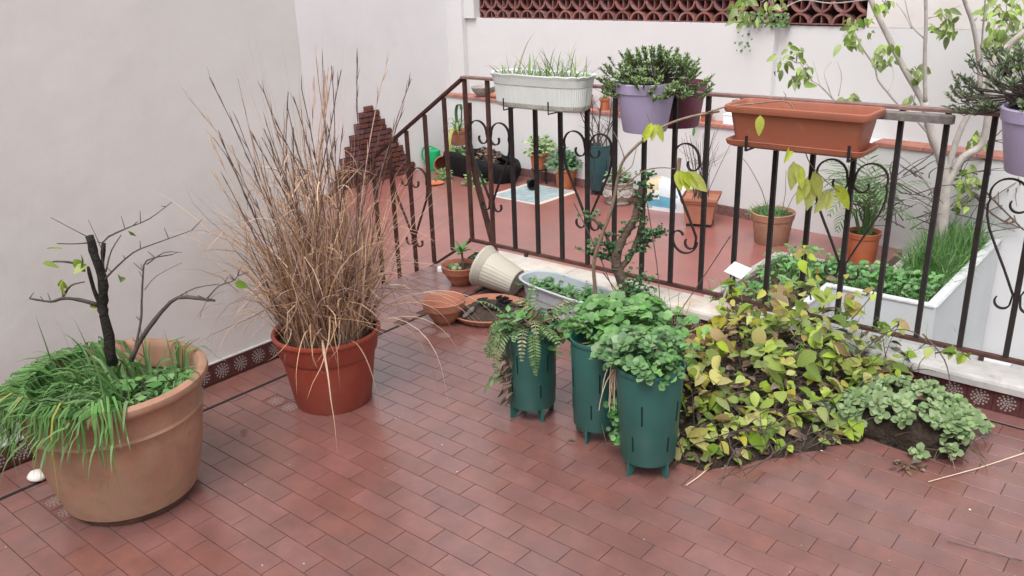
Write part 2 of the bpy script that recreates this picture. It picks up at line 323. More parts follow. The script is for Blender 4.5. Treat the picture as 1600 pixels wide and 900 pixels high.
SHRUB = [([(-2.852,1.182,0.498),(-2.848,1.185,0.66),(-2.848,1.186,0.718),(-2.834,1.197,0.788),(-2.839,1.193,0.886),(-2.844,1.189,0.965)],0.018,0.013),([(-2.85,1.184,0.704),(-2.887,1.185,0.767),(-2.915,1.194,0.843)],0.011,0.007),([(-2.859,1.176,0.721),(-2.88,1.125,0.751),(-2.893,1.082,0.767),(-2.897,1.045,0.766),(-2.921,0.992,0.789)],0.009,0.004),([(-2.946,1.102,0.751),(-2.892,1.115,0.801),(-2.829,1.136,0.822)],0.005,0.003),([(-2.866,1.17,0.86),(-2.941,1.15,0.865),(-3.016,1.13,0.859),(-3.074,1.124,0.839)],0.006,0.003),([(-2.848,1.186,0.941),(-2.844,1.137,0.951),(-2.844,1.084,0.966)],0.003,0.002),([(-2.845,1.188,0.961),(-2.917,1.192,0.962),(-3.036,1.157,1.006)],0.003,0.0015),([(-2.825,1.205,0.83),(-2.853,1.231,0.928),(-2.826,1.303,0.963),(-2.798,1.376,0.984),(-2.765,1.454,1.033)],0.005,0.0015),([(-2.828,1.203,0.809),(-2.776,1.207,0.846),(-2.683,1.248,0.92),(-2.591,1.286,0.959),(-2.473,1.348,1.005)],0.005,0.0015),([(-2.822,1.208,0.837),(-2.821,1.241,0.904),(-2.814,1.281,0.95)],0.004,0.002),([(-2.803,1.224,0.51),(-2.744,1.253,0.604),(-2.671,1.294,0.694),(-2.604,1.331,0.754),(-2.515,1.385,0.75),(-2.483,1.392,0.751)],0.011,0.006),([(-2.575,1.419,0.73),(-2.564,1.463,0.764),(-2.545,1.514,0.774),(-2.55,1.546,0.807)],0.004,0.0015),([(-2.649,1.355,0.739),(-2.553,1.372,0.787),(-2.446,1.397,0.816)],0.003,0.0015),([(-2.787,1.238,0.554),(-2.777,1.272,0.648),(-2.785,1.292,0.712),(-2.79,1.314,0.791),(-2.791,1.34,0.847),(-2.741,1.408,0.859)],0.006,0.003),([(-2.731,1.285,0.769),(-2.744,1.34,0.799),(-2.719,1.427,0.829)],0.002,0.001),([(-2.818,1.211,0.912),(-2.89,1.216,1.008)],0.002,0.001),([(-2.714,1.3,0.859),(-2.664,1.343,0.898),(-2.62,1.381,0.896)],0.003,0.001),([(-2.844,1.189,0.703),(-2.862,1.213,0.82),(-2.87,1.246,0.921)],0.012,0.005)]
SHRUB_LEAVES = [(-2.947,1.088,0.928),(-2.967,1.071,0.878),(-2.866,1.157,0.906),(-2.933,1.099,0.812),(-2.723,1.279,0.972),(-2.777,1.233,0.823),(-2.489,1.479,0.786),(-2.853,1.168,0.87),(-2.871,1.152,0.717),(-2.885,1.141,0.889),(-2.924,1.108,0.821)]
STEMS = [([(-2.292,3.341,0.1),(-2.289,3.314,0.247),(-2.281,3.291,0.389),(-2.24,3.296,0.525),(-2.19,3.309,0.675),(-2.156,3.308,0.827),(-2.122,3.307,0.915),(-2.04,3.347,1.009),(-1.96,3.386,1.068),(-1.863,3.439,1.107),(-1.759,3.498,1.129),(-1.788,3.443,1.129)],0.011,0.004),([(-1.788,3.443,1.129),(-1.711,3.48,1.157),(-1.616,3.532,1.168),(-1.515,3.589,1.178),(-1.474,3.595,1.163),(-1.448,3.588,1.121),(-1.416,3.587,1.039),(-1.398,3.573,1.0),(-1.364,3.574,0.927),(-1.297,3.602,0.852),(-1.244,3.618,0.811)],0.004,0.0018),([(-2.186,3.366,0.738),(-2.152,3.379,0.777),(-2.091,3.414,0.838),(-2.022,3.457,0.856),(-1.961,3.493,0.85)],0.005,0.002),([(-2.098,3.27,0.924),(-2.116,3.255,0.992),(-2.138,3.236,1.05)],0.003,0.0012),([(-2.029,3.329,1.013),(-2.015,3.341,1.073),(-2.027,3.331,1.13)],0.003,0.0012),([(-2.12,3.252,0.843),(-2.078,3.288,0.882),(-2.067,3.297,0.917),(-2.055,3.307,0.997)],0.003,0.0012),([(-1.515,3.589,1.178),(-1.504,3.598,1.199),(-1.513,3.59,1.218)],0.002,0.001),([(-1.483,3.616,1.16),(-1.452,3.642,1.169)],0.002,0.001),([(-1.606,3.511,1.171),(-1.63,3.491,1.151),(-1.664,3.462,1.157)],0.002,0.001),([(-1.582,3.532,1.175),(-1.584,3.53,1.148),(-1.581,3.533,1.116)],0.002,0.001),([(-1.441,3.652,1.027),(-1.462,3.634,0.989),(-1.478,3.621,0.967)],0.002,0.001)]
BIG_LEAVES = [((-1.972,3.286,1.093),(-1.98,3.239,1.016)),((-1.959,3.297,1.087),(-1.955,3.261,1.02)),((-1.951,3.304,1.087),(-1.917,3.294,1.013)),((-1.956,3.497,0.844),(-1.925,3.484,0.748)),((-1.947,3.504,0.844),(-1.893,3.511,0.746)),((-1.938,3.512,0.837),(-1.862,3.538,0.754)),((-1.924,3.524,0.837),(-1.83,3.565,0.743)),((-1.528,3.408,1.143),(-1.515,3.38,1.064)),((-1.423,3.497,1.01),(-1.427,3.454,0.945)),((-1.411,3.508,0.945),(-1.395,3.481,0.825)),((-1.398,3.519,0.933),(-1.363,3.509,0.829)),((-1.361,3.55,0.871),(-1.375,3.499,0.763)),((-1.352,3.558,0.865),(-1.336,3.532,0.733)),((-1.346,3.563,0.898),(-1.302,3.561,0.782)),((-1.286,3.614,0.812),(-1.314,3.551,0.72)),((-1.282,3.618,0.811),(-1.277,3.582,0.73)),((-1.272,3.627,0.839),(-1.203,3.646,0.732)),((-1.976,3.283,1.071),(-1.987,3.234,1.036))]
TRUNK = [([(-2.17,3.453,0.092),(-2.199,3.418,0.269),(-2.219,3.389,0.39),(-2.184,3.408,0.506),(-2.145,3.43,0.587),(-2.124,3.438,0.684),(-2.109,3.44,0.763)],0.03,0.012),([(-2.213,3.416,0.334),(-2.173,3.45,0.398),(-2.139,3.479,0.528),(-2.131,3.487,0.608),(-2.122,3.494,0.688)],0.016,0.007),([(-2.196,3.431,0.299),(-2.252,3.399,0.398),(-2.276,3.395,0.494),(-2.327,3.368,0.574),(-2.377,3.342,0.605)],0.011,0.004),([(-2.14,3.479,0.577),(-2.09,3.488,0.508),(-2.018,3.517,0.532)],0.005,0.002),([(-2.173,3.45,0.415),(-2.133,3.485,0.429),(-2.091,3.521,0.487)],0.006,0.002),([(-2.233,3.399,0.368),(-2.307,3.369,0.396),(-2.37,3.348,0.407)],0.005,0.002),([(-2.14,3.478,0.625),(-2.105,3.475,0.725),(-2.103,3.445,0.825)],0.005,0.002),([(-2.221,3.409,0.401),(-2.257,3.378,0.452),(-2.317,3.327,0.471)],0.005,0.002)]
TREE = [([(-1.668,7.302,-0.665),(-1.664,7.305,-0.511),(-1.684,7.288,-0.031),(-1.726,7.252,0.217),(-1.808,7.182,0.422),(-1.879,7.121,0.68)],0.085,0.045),([(-1.877,7.123,0.655),(-1.924,7.188,0.702),(-2.072,7.167,0.924),(-2.2,7.163,1.131),(-2.338,7.151,1.366),(-2.465,7.147,1.61)],0.04,0.03),([(-1.872,7.127,0.679),(-1.898,7.061,0.998),(-1.911,7.007,1.29),(-1.94,6.938,1.605)],0.028,0.02),([(-1.696,7.278,0.047),(-1.665,7.271,0.281),(-1.628,7.27,0.483),(-1.574,7.283,0.655),(-1.546,7.274,0.809),(-1.578,7.214,1.046),(-1.625,7.141,1.258),(-1.683,7.059,1.424),(-1.72,6.994,1.599)],0.04,0.02),([(-1.663,7.306,1.246),(-1.646,7.321,1.286)],0.012,0.008),([(-1.57,7.386,0.795),(-1.58,7.29,1.144),(-1.574,7.206,1.329),(-1.569,7.124,1.507)],0.015,0.008),([(-1.688,7.285,-0.031),(-1.6,7.304,0.247),(-1.488,7.343,0.351),(-1.467,7.304,0.635),(-1.484,7.233,0.924),(-1.411,7.24,1.076),(-1.312,7.268,1.196),(-1.21,7.298,1.282)],0.045,0.03),([(-1.824,7.168,0.432),(-1.927,7.113,0.555),(-2.047,7.044,0.669),(-2.123,7.012,0.755),(-2.196,6.983,0.847),(-2.235,6.981,0.95),(-2.326,6.937,1.085),(-2.367,6.935,1.154),(-2.398,6.941,1.2)],0.018,0.007),([(-1.927,7.08,1.153),(-2.002,7.06,1.222),(-2.045,7.068,1.289),(-2.094,7.07,1.426)],0.01,0.006),([(-2.003,7.015,1.225),(-2.077,7.018,1.338),(-2.143,7.028,1.405)],0.008,0.004),([(-2.099,6.933,0.767),(-2.092,7.005,0.873),(-2.128,7.041,0.963)],0.006,0.004),([(-2.194,6.852,0.965),(-2.194,6.918,1.02),(-2.175,7.0,1.036)],0.006,0.003),([(-2.389,6.883,0.602),(-2.492,6.861,0.708),(-2.59,6.843,0.798),(-2.687,6.826,0.854),(-2.768,6.822,0.915)],0.012,0.006),([(-2.474,6.811,0.715),(-2.525,6.811,0.825),(-2.559,6.826,0.909),(-2.531,6.893,0.986)],0.008,0.003),([(-2.553,6.743,0.812),(-2.597,6.771,0.899),(-2.645,6.796,0.991)],0.006,0.003),([(-2.437,6.842,0.728),(-2.447,6.899,0.868),(-2.501,6.919,0.985)],0.008,0.003),([(-2.286,6.971,1.44),(-2.535,6.792,1.417),(-2.711,6.673,1.447),(-2.829,6.606,1.395),(-2.92,6.561,1.379)],0.008,0.005),([(-1.981,7.231,1.28),(-1.928,7.277,1.296),(-1.873,7.324,1.298)],0.008,0.004),([(-2.069,7.156,0.925),(-2.004,7.147,0.91),(-1.961,7.117,0.896)],0.006,0.004),([(-1.709,7.464,-0.233),(-1.874,7.367,-0.074),(-1.991,7.311,0.003),(-2.088,7.272,0.078)],0.02,0.008),([(-1.717,7.457,-0.341),(-1.841,7.285,-0.147),(-1.969,7.11,-0.084)],0.012,0.006),([(-1.718,7.456,-0.179),(-1.849,7.432,-0.031),(-1.962,7.423,0.106),(-2.113,7.382,0.214)],0.018,0.008)]
TREE_DARK = [([(-1.348,7.816,-0.315),(-1.435,7.742,-0.094),(-1.481,7.703,0.119),(-1.495,7.691,0.327)],0.04,0.025),([(-1.372,7.796,-0.286),(-1.323,7.838,-0.047),(-1.302,7.855,0.163),(-1.295,7.862,0.343)],0.05,0.03),([(-1.365,7.802,-0.341),(-1.316,7.712,-0.072),(-1.206,7.674,0.002)],0.015,0.008),([(-1.555,7.639,-0.089),(-1.415,7.628,-0.227),(-1.263,7.626,-0.31)],0.012,0.006),([(-1.653,7.556,0.075),(-1.499,7.556,-0.011),(-1.296,7.598,-0.202),(-1.14,7.599,-0.336)],0.012,0.006)]
CLUSTERS = [((-2.679,6.504,1.018),0.156,0.156,26),((-2.605,6.567,0.897),0.073,0.052,6),((-2.34,6.793,1.24),0.138,0.128,22),((-2.388,6.752,1.159),0.064,0.053,6),((-2.145,6.96,1.046),0.108,0.097,16),((-1.958,7.12,0.905),0.088,0.066,12),((-2.185,6.926,1.41),0.097,0.054,8),((-1.839,7.221,1.282),0.133,0.11,18),((-1.805,7.251,1.198),0.066,0.044,5),((-2.985,6.242,1.432),0.103,0.072,12),((-2.971,6.255,1.35),0.062,0.051,7),((-2.831,6.374,1.443),0.093,0.031,6),((-1.496,7.514,1.266),0.204,0.256,60),((-1.393,7.602,1.031),0.115,0.229,30),((-1.554,7.465,1.085),0.079,0.113,12),((-1.968,7.112,0.699),0.077,0.044,3),((-2.325,6.806,0.73),0.117,0.032,10),((-1.556,7.463,0.053),0.113,0.124,22),((-1.537,7.479,0.383),0.079,0.079,10),((-1.592,7.432,-0.144),0.09,0.056,8),((-2.363,6.774,1.653),0.16,0.138,20),((-1.99,7.093,1.655),0.164,0.142,20),((-1.8,7.254,1.646),0.144,0.133,18),((-1.63,7.4,1.564),0.135,0.146,18),((-1.265,7.711,1.302),0.174,0.151,16)]
# ------------------------------------------------------------------ setting: floors
TL, TW = 0.1986, 0.0866
XF, XL = -3.75, -3.185
mb = MB(); mb.box(XF, 3.2, -3.0, 3.598, -.5, -.0045); mb.box(XF, -3.31, 3.598, 3.76, -.5, -.0045)
floor = struct(mb.build('terrace_floor', MT['grout']))
g = .0013
def in_view(x, y):
    v = Vector((x, y, -1.75)); z = v.dot(fw)
    if z < .3: return None
    u = v.dot(rt)/z*1348.8; w = v.dot(dw)/z*1348.8
    return (abs(u) < 790 and abs(w) < 440, z)
full = MB(); full.bev(-TL/2+g, TL/2-g, -TW/2+g, TW/2-g, -.012, 0, .0022); full_me = full.mesh('tile', MT['tile'])
half = MB(); half.bev(-TL/4+g, TL/4-g, -TW/2+g, TW/2-g, -.012, 0, .0022); half_me = half.mesh('tile', MT['tile'])
ins_me = half.mesh('tile', MT['insert'])
INS = [(-3.013, 2.861), (-2.909, 2.858), (-3.019, 1.921), (-2.907, 1.922), (-3.015, .938), (-2.914, .934), (-1.247, 2.554)]
slots = []; rest = MB(); inserts = []
def hidden(x, y):
    """under a pot: never seen"""
    return any((x-a)**2+(y-b)**2 < c*c for a, b, c in ((-2.867, 1.147, .2), (-2.819, 2.07, .14)))
row0 = int((-.6-1.855)/TW)-1
for j in range(row0, 20):
    y0 = 1.855+(j)*TW; yc = y0+TW/2
    if yc+TW/2 > 3.512: break
    off = -1.965+(TL/2 if j % 2 == 0 else 0)
    k = math.floor((-3.182-off)/TL)
    while True:
        x0 = off+k*TL; x1 = x0+TL; k += 1
        if x0 > 2.4: break
        a = max(x0, -3.178); b = x1
        if b-a < .02: continue
        segs = [(a, b)]
        for (ix, iy) in INS:
            if abs(iy-yc) < TW/2:
                ha = math.floor((ix-off)/(TL/2))*TL/2+off
                if ha >= a-.01 and ha+TL/2 <= b+.01:
                    inserts.append((ha+TL/4, yc)); segs = [s for q in segs for s in ((q[0], ha), (ha+TL/2, q[1])) if s[1]-s[0] > .02]
        for (p, q) in segs: slots.append((p, q, yc))
# border courses along the left wall, the kerb and the stair head
for j in range(row0, 28):
    yc = 1.855+j*TW+TW/2
    if yc < 2.49: slots.append((-3.372, -3.196, yc))
    elif yc < 3.72:
        k = -3.742+(TL/2 if j % 2 else 0)
        if j % 2: slots.append((-3.742, k, yc))
        while k < -3.2:
            slots.append((k, min(k+TL, -3.196 if yc < 3.5 else -3.32), yc)); k += TL
            if k > -3.25 or (yc > 3.5 and k > -3.36): break
x = -3.178
while x < 2.4:
    slots.append((x, x+TL, 3.558)); x += TL
scored = []
for (a, b, yc) in slots:
    v = in_view((a+b)/2, yc); vis = bool(v and v[0]) and not hidden((a+b)/2, yc)
    scored.append((0 if vis else 1, v[1] if v else 99, a, b, yc))
scored.sort(); n_ind = 0
tile_cache = {}
for (hid, z, a, b, yc) in scored:
    w = b-a; cx = (a+b)/2
    if hid == 0 and n_ind < 292:
        key = round(w, 3)
        if key not in tile_cache:
            t = MB(); t.bev(-w/2+g, w/2-g, -TW/2+g, TW/2-g, -.012, 0, .0005); tile_cache[key] = t.mesh('tile', MT['tile'])
        o = inst('tile', tile_cache[key], floor, (cx, yc, R(-.0002, .0002)), Matrix.Rotation(R(-.002, .002), 3, 'X') @ Matrix.Rotation(R(-.0012, .0012), 3, 'Y') @ Matrix.Rotation(R(-.003, .003), 3, 'Z')); n_ind += 1
    else:
        dz = R(-.0002, .0002); rest.bev(a+g, b-g, yc-TW/2+g, yc+TW/2-g, -.012, dz, .0005)
stuff(rest.build('tile_field', MT['tile'], floor))
jt = MB(); jt.box(-3.1935, -3.1805, -1.0, 3.5, -.006, -.0015); jt.build('joint', MT['slot'], floor)
jt = MB(); jt.box(-3.17, 3.1, 3.5095, 3.5165, -.006, -.0012); jt.build('joint', MT['slot'], floor)
sp = MB()
for i in range(70):
    x, y = R(-3.1, .3), R(.6, 3.4); s = R(.0012, .0038)*(1 if random.random() < .9 else 2); n = 6; a0 = R(0, 6)
    sp.add([(x+s*R(.5, 1.2)*math.cos(a0+6.283*k/n), y+s*R(.5, 1.2)*math.sin(a0+6.283*k/n), .0018) for k in range(n)], [tuple(range(n))])
stuff(sp.build('lime_specks', MT['stone'], floor))
for (x, y) in inserts: inst('tile', ins_me, floor, (x, y, .0005))

# walls added unseen behind the camera to cut light on the near terrace
hs_ = thing('shade_house', 'pale rendered walls added unseen behind the viewer to shade terrace', 'shade_house')
mb = MB(); mb.box(-3.4, 3.6, -3.3, -3.0, -.5, 3.4); mb.build('wall', MT['plaster'], hs_)
mb = MB(); mb.box(3.21, 3.6, -3.0, .2, -.5, 3.4); mb.build('wall', MT['plaster'], hs_)
# lower patio and light well
PZ = -.7
mb = MB()
mb.box(-8.2, -2.06, 3.765, 8.6, -3.7, PZ); mb.box(-8.2, -4.85, 2.3, 3.765, -3.7, PZ-.003)
patio = struct(mb.build('patio_floor', MT['patio']))
mb = MB(); mb.box(-40, 40, -40, 40, -3.9, -3.72); ground = struct(mb.build('ground', MT['well']))
mb = MB(); mb.box(-3.7, 3.2, 3.45, 3.76, -3.71, -.501); struct(mb.build('terrace_support', MT['well']))
# steps going down from the terrace to the patio
st = thing('stairs', 'short red painted stair going down behind the dry grass', 'stairs', (0, 0, 0))
for i in range(3):
    m = MB(); x1 = XF-.27*i-.002; m.bev(x1-.27, x1, 2.552, 3.745, PZ, -.175*(i+1), .008); m.build('step', MT['patio'], st)

# ------------------------------------------------------------------ setting: walls
sk = MB(); sk.bev(-.0485, .0485, -.006, .006, -.046, .046, .002); sk_me = sk.mesh('skirting_tile', MT['skirt'])
wl = thing('side_wall', 'large pale plastered wall at the left with dark dotted skirting', 'wall', (0, 0, 0))
mb = MB(); mb.box(-3.75, -3.397, -3.0, 2.53, -.49, 3.7); mb.build('plaster', MT['plaster'], wl)
for i in range(34):
    inst('skirting_tile', sk_me, wl, (-3.391, 2.47-.0985*i, .0475), Matrix.Rotation(PI/2, 3, 'Z'))
mb = MB(); mb.box(-3.3965, -3.3835, -.9, 2.52, .0945, .1); mb.build('mortar_line', MT['marble'], wl)
wr = thing('return_wall', 'pale wall returning beside the stair behind the dry grass', 'wall')
mb = MB(); mb.box(-8.15, -3.752, 2.28, 2.528, PZ, 2.5); mb.build('plaster', MT['plaster_far'], wr)
wf = thing('boundary_wall', 'tall white wall behind the dry grass with stepped brick facing', 'wall')
mb = MB(); mb.box(-8.4, -8.15, 2.28, 8.9, PZ, 2.5); mb.build('plaster', MT['plaster_left'], wf)
# stepped brick facing on that wall: courses narrowing to a point
bh, bl = .062, .135
mb = MB(); brk = MB(); brk.bev(-.03, .0, 0, bl-.008, 0, bh-.008, .002)
brk = MB(); w, h = bl-.008, bh-.008
brk.add([(0, 0, 0), (0, w, 0), (0, w, h), (0, 0, h), (.028, .004, .004), (.028, w-.004, .004), (.028, w-.004, h-.004), (.028, .004, h-.004)],
        [(4, 5, 6, 7), (0, 1, 5, 4), (1, 2, 6, 5), (2, 3, 7, 6), (3, 0, 4, 7)])
b_me = brk.mesh('brick', MT['brick']); face = thing('brick_facing', 'dark red brick facing stepped like a pyramid on white wall', 'brickwork')
yc = 6.97; rows = 15
for j in range(rows):
    z = PZ+.004+j*bh; halfw = .07+.062*(rows-1-j)*.93
    halfw = .07+.088*((rows-j)//2)
    mb.box(-8.149, -8.135, yc-halfw, yc+halfw, z, z+bh)
    y = yc-halfw + (0 if j % 2 == 0 else -bl/2)
    while y < yc+halfw-.02:
        a = max(y, yc-halfw); b = min(y+bl, yc+halfw)
        if b-a > .03:
            o = inst('brick', b_me, face, (-8.136, a, z)); o.scale = (1, (b-a)/bl, 1)
        y += bl
mb.build('mortar_bed', MT['brick_joint'], face)

ANG = math.radians(-5.386)
wb = thing('back_wall', 'white wall across the back with brick ledge and pierced brick band', 'wall', (-6.36, 8.146, PZ), ANG)
def wbox(name, m, *a):
    q = MB(); q.box(*a); return q.build(name, m, wb)
wbox('lower_wall', MT['plaster_far'], -2.2, 8.2, 0, .30, -3.0, .885)
wbox('upper_wall', MT['plaster_far'], -1.9, 2.83, .18, .48, .885, 1.865)
wbox('upper_wall', MT['plaster_far'], 2.83, 8.2, .26, .56, .8, 1.855)
wbox('corner_pier', MT['plaster_far'], -1.815, -1.50, .10, .18, .92, 3.2)
wbox('corner_pier', MT['plaster_far'], -1.50, -1.31, .14, .5, 1.865, 3.2)
wbox('side_pier', MT['plaster'], 3.66, 8.2, .258, .56, 1.855, 3.2)
wbox('parapet', MT['plaster_far'], -1.31, 3.66, .2, .5, 2.51, 2.75)
wbox('dark_backing', MT['claustra_back'], -1.31, 3.66, .46, .5, 1.865, 2.51)  # dark sheet standing in for the shaded space behind the blocks
lt = MB(); lt.bev(-.105, .105, -.02, .2, 0, .032, .004); l_me = lt.mesh('coping_tile', MT['ledge'])
x = -1.72
while x < 8.1:
    if not 2.62 < x < 4.05: inst('coping_tile', l_me, wb, (x, 0, .886+R(-.002, .002)), Matrix.Rotation(R(-.01, .01), 3, 'Z'))
    x += .214
wbox('ledge_top', MT['plaster_far'], 2.53, 4.13, 0, .26, .885, .895)
ss = MB(); ss.bev(-.098, .098, -.012, 0, 0, .105, .003); s_me = ss.mesh('skirting_tile', MT['skirt_far'])
for i in range(25): inst('skirting_tile', s_me, wb, (-1.7+.2*i, 0, 0))
# claustra blocks: four quarter rings leaving a pointed star in the middle
W_, H_ = .207, .207
cl = MB()
for cx, cz, a0 in ((0, 0, 0), (W_, 0, PI/2), (W_, H_, PI), (0, H_, 1.5*PI)):
    ro, ri, n = .1025, .084, 6; vs = []
    for i in range(n+1):
        a = a0+PI/2*i/n
        for r, y in ((ri, 0), (ro, 0), (ro, .1), (ri, .1)): vs.append((cx+r*math.cos(a), y, cz+r*math.sin(a)))
    cl.add(vs, [(i*4+k, (i+1)*4+k, (i+1)*4+(k+1) % 4, i*4+(k+1) % 4) for i in range(n) for k in range(4)])
for (x0, x1, z0, z1) in ((0, .03, H_/2-.011, H_/2+.011), (W_-.03, W_, H_/2-.011, H_/2+.011), (W_/2-.011, W_/2+.011, 0, .03), (W_/2-.011, W_/2+.011, H_-.03, H_)): cl.box(x0+.0005, x1-.0005, .004, .096, z0+.0005, z1-.0005)
cl.box(.0006, .009, .006, .094, .0006, H_-.0006); cl.box(.0096, W_-.0006, .006, .094, .0006, .009)
c_me = cl.mesh('claustra_block', MT['claustra'])
for i in range(24):
    for j in range(3): inst('claustra_block', c_me, wb, (-1.308+W_*i, .235, 1.868+(H_+.006)*j))

# kerb under the railing, with marble coping and dotted skirting
kb = thing('kerb_wall', 'low kerb with worn white marble coping under the railing', 'kerb')
mb = MB(); mb.box(-3.3, 3.2, 3.612, 3.76, -.5, .0915); mb.build('body', MT['coping'], kb)
for i in range(52): inst('skirting_tile', sk_me, kb, (-3.25+.0985*i, 3.606, .0475))
xs = [-3.3, -2.72, -2.05, -1.42, -.83, -.2, .45, 1.1, 1.8, 2.5, 3.2]
for i in range(len(xs)-1):
    m = MB(); a, b = xs[i]+.002, xs[i+1]-.002
    pr = [(3.583, .0955), (3.583, .121), (3.588, .132), (3.600, .1375), (3.762, .1385), (3.772, .132), (3.772, .0955)]
    n = len(pr); m.add([(a, y, z) for y, z in pr]+[(b, y, z) for y, z in pr], [(k, (k+1) % n, n+(k+1) % n, n+k) for k in range(n)]+[tuple(range(n-1, -1, -1)), tuple(range(n, 2*n))])
    m.build('marble_slab', MT['marble_stained'] if i < 3 else MT['marble'], kb)

# raised planting bed and the shaft behind the railing
bed = thing('planting_bed', 'grey walled planting bed full of grass behind the railing', 'planter')
BZ = -.45
def bbox(name, m, *a):
    q = MB(); q.bev(*a, .006); return q.build(name, m, bed)
bbox('front_wall', MT['well'], -2.0, -1.3, 5.84, 5.90, -3.71, BZ)
bbox('side_wall', MT['well'], -1.37, -1.302, 5.902, 7.66, -3.71, BZ)
bbox('left_wall', MT['well'], -2.058, -2.002, 3.79, 5.898, -3.71, BZ)
bbox('kerb', MT['coping'], -1.80, -1.74, 6.42, 7.68, PZ+.002, BZ-.01)
bbox('kerb', MT['coping'], -2.66, -1.742, 6.37, 6.418, PZ+.002, BZ-.012)
bbox('kerb', MT['coping'], -2.66, -2.60, 4.6, 6.368, PZ+.002, BZ-.012)
bbox('coping', MT['coping'], -2.56, -2.062, 4.62, 4.68, PZ+.002, BZ-.014)
for a in ((-1.99, -1.31, 5.832, 5.842, BZ-.012, BZ+.003), (-1.303, -1.292, 5.842, 7.66, BZ-.012, BZ+.003), (-2.004, -1.993, 3.8, 5.832, BZ-.012, BZ+.003)):
    bbox('highlight_strip', MT['edge_highlight'], *a)  # pale strips paint the highlight along the wall tops
m = MB(); m.box(-2.6, -1.372, 5.902, 6.368, -2.0, BZ-.05); m.box(-1.738, -1.374, 6.368, 7.66, -2.0, BZ-.051); m.box(-2.598, -2.06, 4.682, 5.9, PZ+.004, BZ-.052); m.build('soil', MT['soil'], bed)
m = MB(); m.bev(-1.30, -1.05, 5.2, 7.6, -3.7, -1.45, .01); struct(m.build('shaft_ledge', MT['well']))
m = MB(); m.box(1.6, 1.85, 3.79, 7.6, -3.7, PZ); struct(m.build('shaft_wall', MT['well']))

# ------------------------------------------------------------------ railing
YR = 3.77; DX = .1754; X0 = -3.532
rl = thing('railing', 'dark rusty iron railing with heart shaped scrolls along the kerb', 'railing')
pm = MB(); pm.box(-.0102, .0102, -.0102, .0102, .172, 1.15); p_me = pm.mesh('post', MT['iron']); p2_me = pm.mesh('post', MT['rust'])
for k in range(0, 34):
    inst('post', p2_me if k in (0, 1) else p_me, rl, (X0+DX*k, YR, 0), Matrix.Rotation(R(-.004, .004), 3, 'Y'))
m = MB(); m.box(X0-.02, X0+DX*33.3, YR-.012, YR+.012, .155, .1715); m.build('bottom_rail', MT['rust'], rl)
for k in (2, 9, 16, 23, 30):
    m = MB(); m.box(X0+DX*k+.08, X0+DX*k+.1, YR-.02, YR-.004, .1385, .1545); m.build('foot', MT['rust'], rl)
m = MB(); m.bev(X0-.015, X0+DX*33.3, YR-.02, YR+.02, 1.1505, 1.166, .004); m.build('handrail', MT['handrail'], rl)
SL = .655
def slope(name, z0, dz0, dz1, hw, mtl, xa, xb):
    m = MB(); y0, y1 = YR-hw, YR+hw
    za, zb = z0-(X0-xa)*SL, z0-(X0-xb)*SL
    m.add([(xa, y0, za+dz0), (xa, y1, za+dz0), (xa, y1, za+dz1), (xa, y0, za+dz1), (xb, y0, zb+dz0), (xb, y1, zb+dz0), (xb, y1, zb+dz1), (xb, y0, zb+dz1)],
          [(0, 1, 2, 3), (7, 6, 5, 4), (0, 4, 5, 1), (1, 5, 6, 2), (2, 6, 7, 3), (3, 7, 4, 0)]); return m.build(name, mtl, rl)
slope('stair_handrail', 1.15, 0, .017, .018, MT['rust'], X0-1.42, X0-.016)
slope('stair_bottom_rail', .165, -.008, .008, .011, MT['rust'], X0-1.32, X0-.022)
for k in range(1, 8):
    m = MB(); x = X0-DX*k; m.box(x-.0102, x+.0102, YR-.0102, YR+.0102, .174-SL*DX*k+.005, 1.15-SL*DX*k-.007); m.build('post', MT['rust'], rl)
def arc(cx, cz, r, a0, a1, n, r1=None):
    r1 = r if r1 is None else r1
    return [(cx+(r+(r1-r)*i/n)*math.cos(math.radians(a0+(a1-a0)*i/n)), cz+(r+(r1-r)*i/n)*math.sin(math.radians(a0+(a1-a0)*i/n))) for i in range(n+1)]
def heart_half():
    lo = arc(.047, .402, .012, 60, 200, 5, .018)[::1] + arc(.044, .412, .026, 215, 340, 6, .030)
    lo = arc(.046, .408, .030, 395, 180, 12, .028)     # curl at the foot, ending towards the post
    top = [(.014, .445), (.06, .545), (.105, .635), (.138, .705), (.152, .755)]
    t2 = arc(.088, .845, .066, -20, 180, 14, .070)
    t3 = arc(.052, .815, .040, 180, 385, 12, .024)
    return lo+top+[(.156, .80)]+t2+t3
hp = heart_half()
def scroll(x, sgn, y=YR, z=0, tilt=0, flip=False, part='scroll', mtl='iron'):
    m = MB(); m.strip([(sgn*u, 0, v-.65) for u, v in hp], .015, .0065)
    o = m.build(part, MT[mtl], rl, smooth=False); o.location = (x, y, .65+z); o.rotation_euler = (0, tilt, 0); return o
for k in (1, 5, 13, 17):
    for s in (1, -1): scroll(X0+DX*k, s, mtl='iron')
# the third heart is broken: only one half is left and it hangs skewed between two posts
o = scroll(X0+DX*9-.018, -1, y=YR-.004, tilt=0.0)
m = MB(); pts = [(-.02+.0, .44)] + arc(-.085, .44, .068, -5, -175, 10, .07) + arc(-.12, .455, .035, 180, 20, 7, .024); m.strip([(u, 0, v) for u, v in pts], .015, .0065); m.build('scroll', MT['iron'], rl, loc=(X0+DX*9-.01, YR-.004, -.02))
for s in (1, -1):
    o = scroll(X0-DX*3, s, z=-SL*DX*3, mtl='rust')
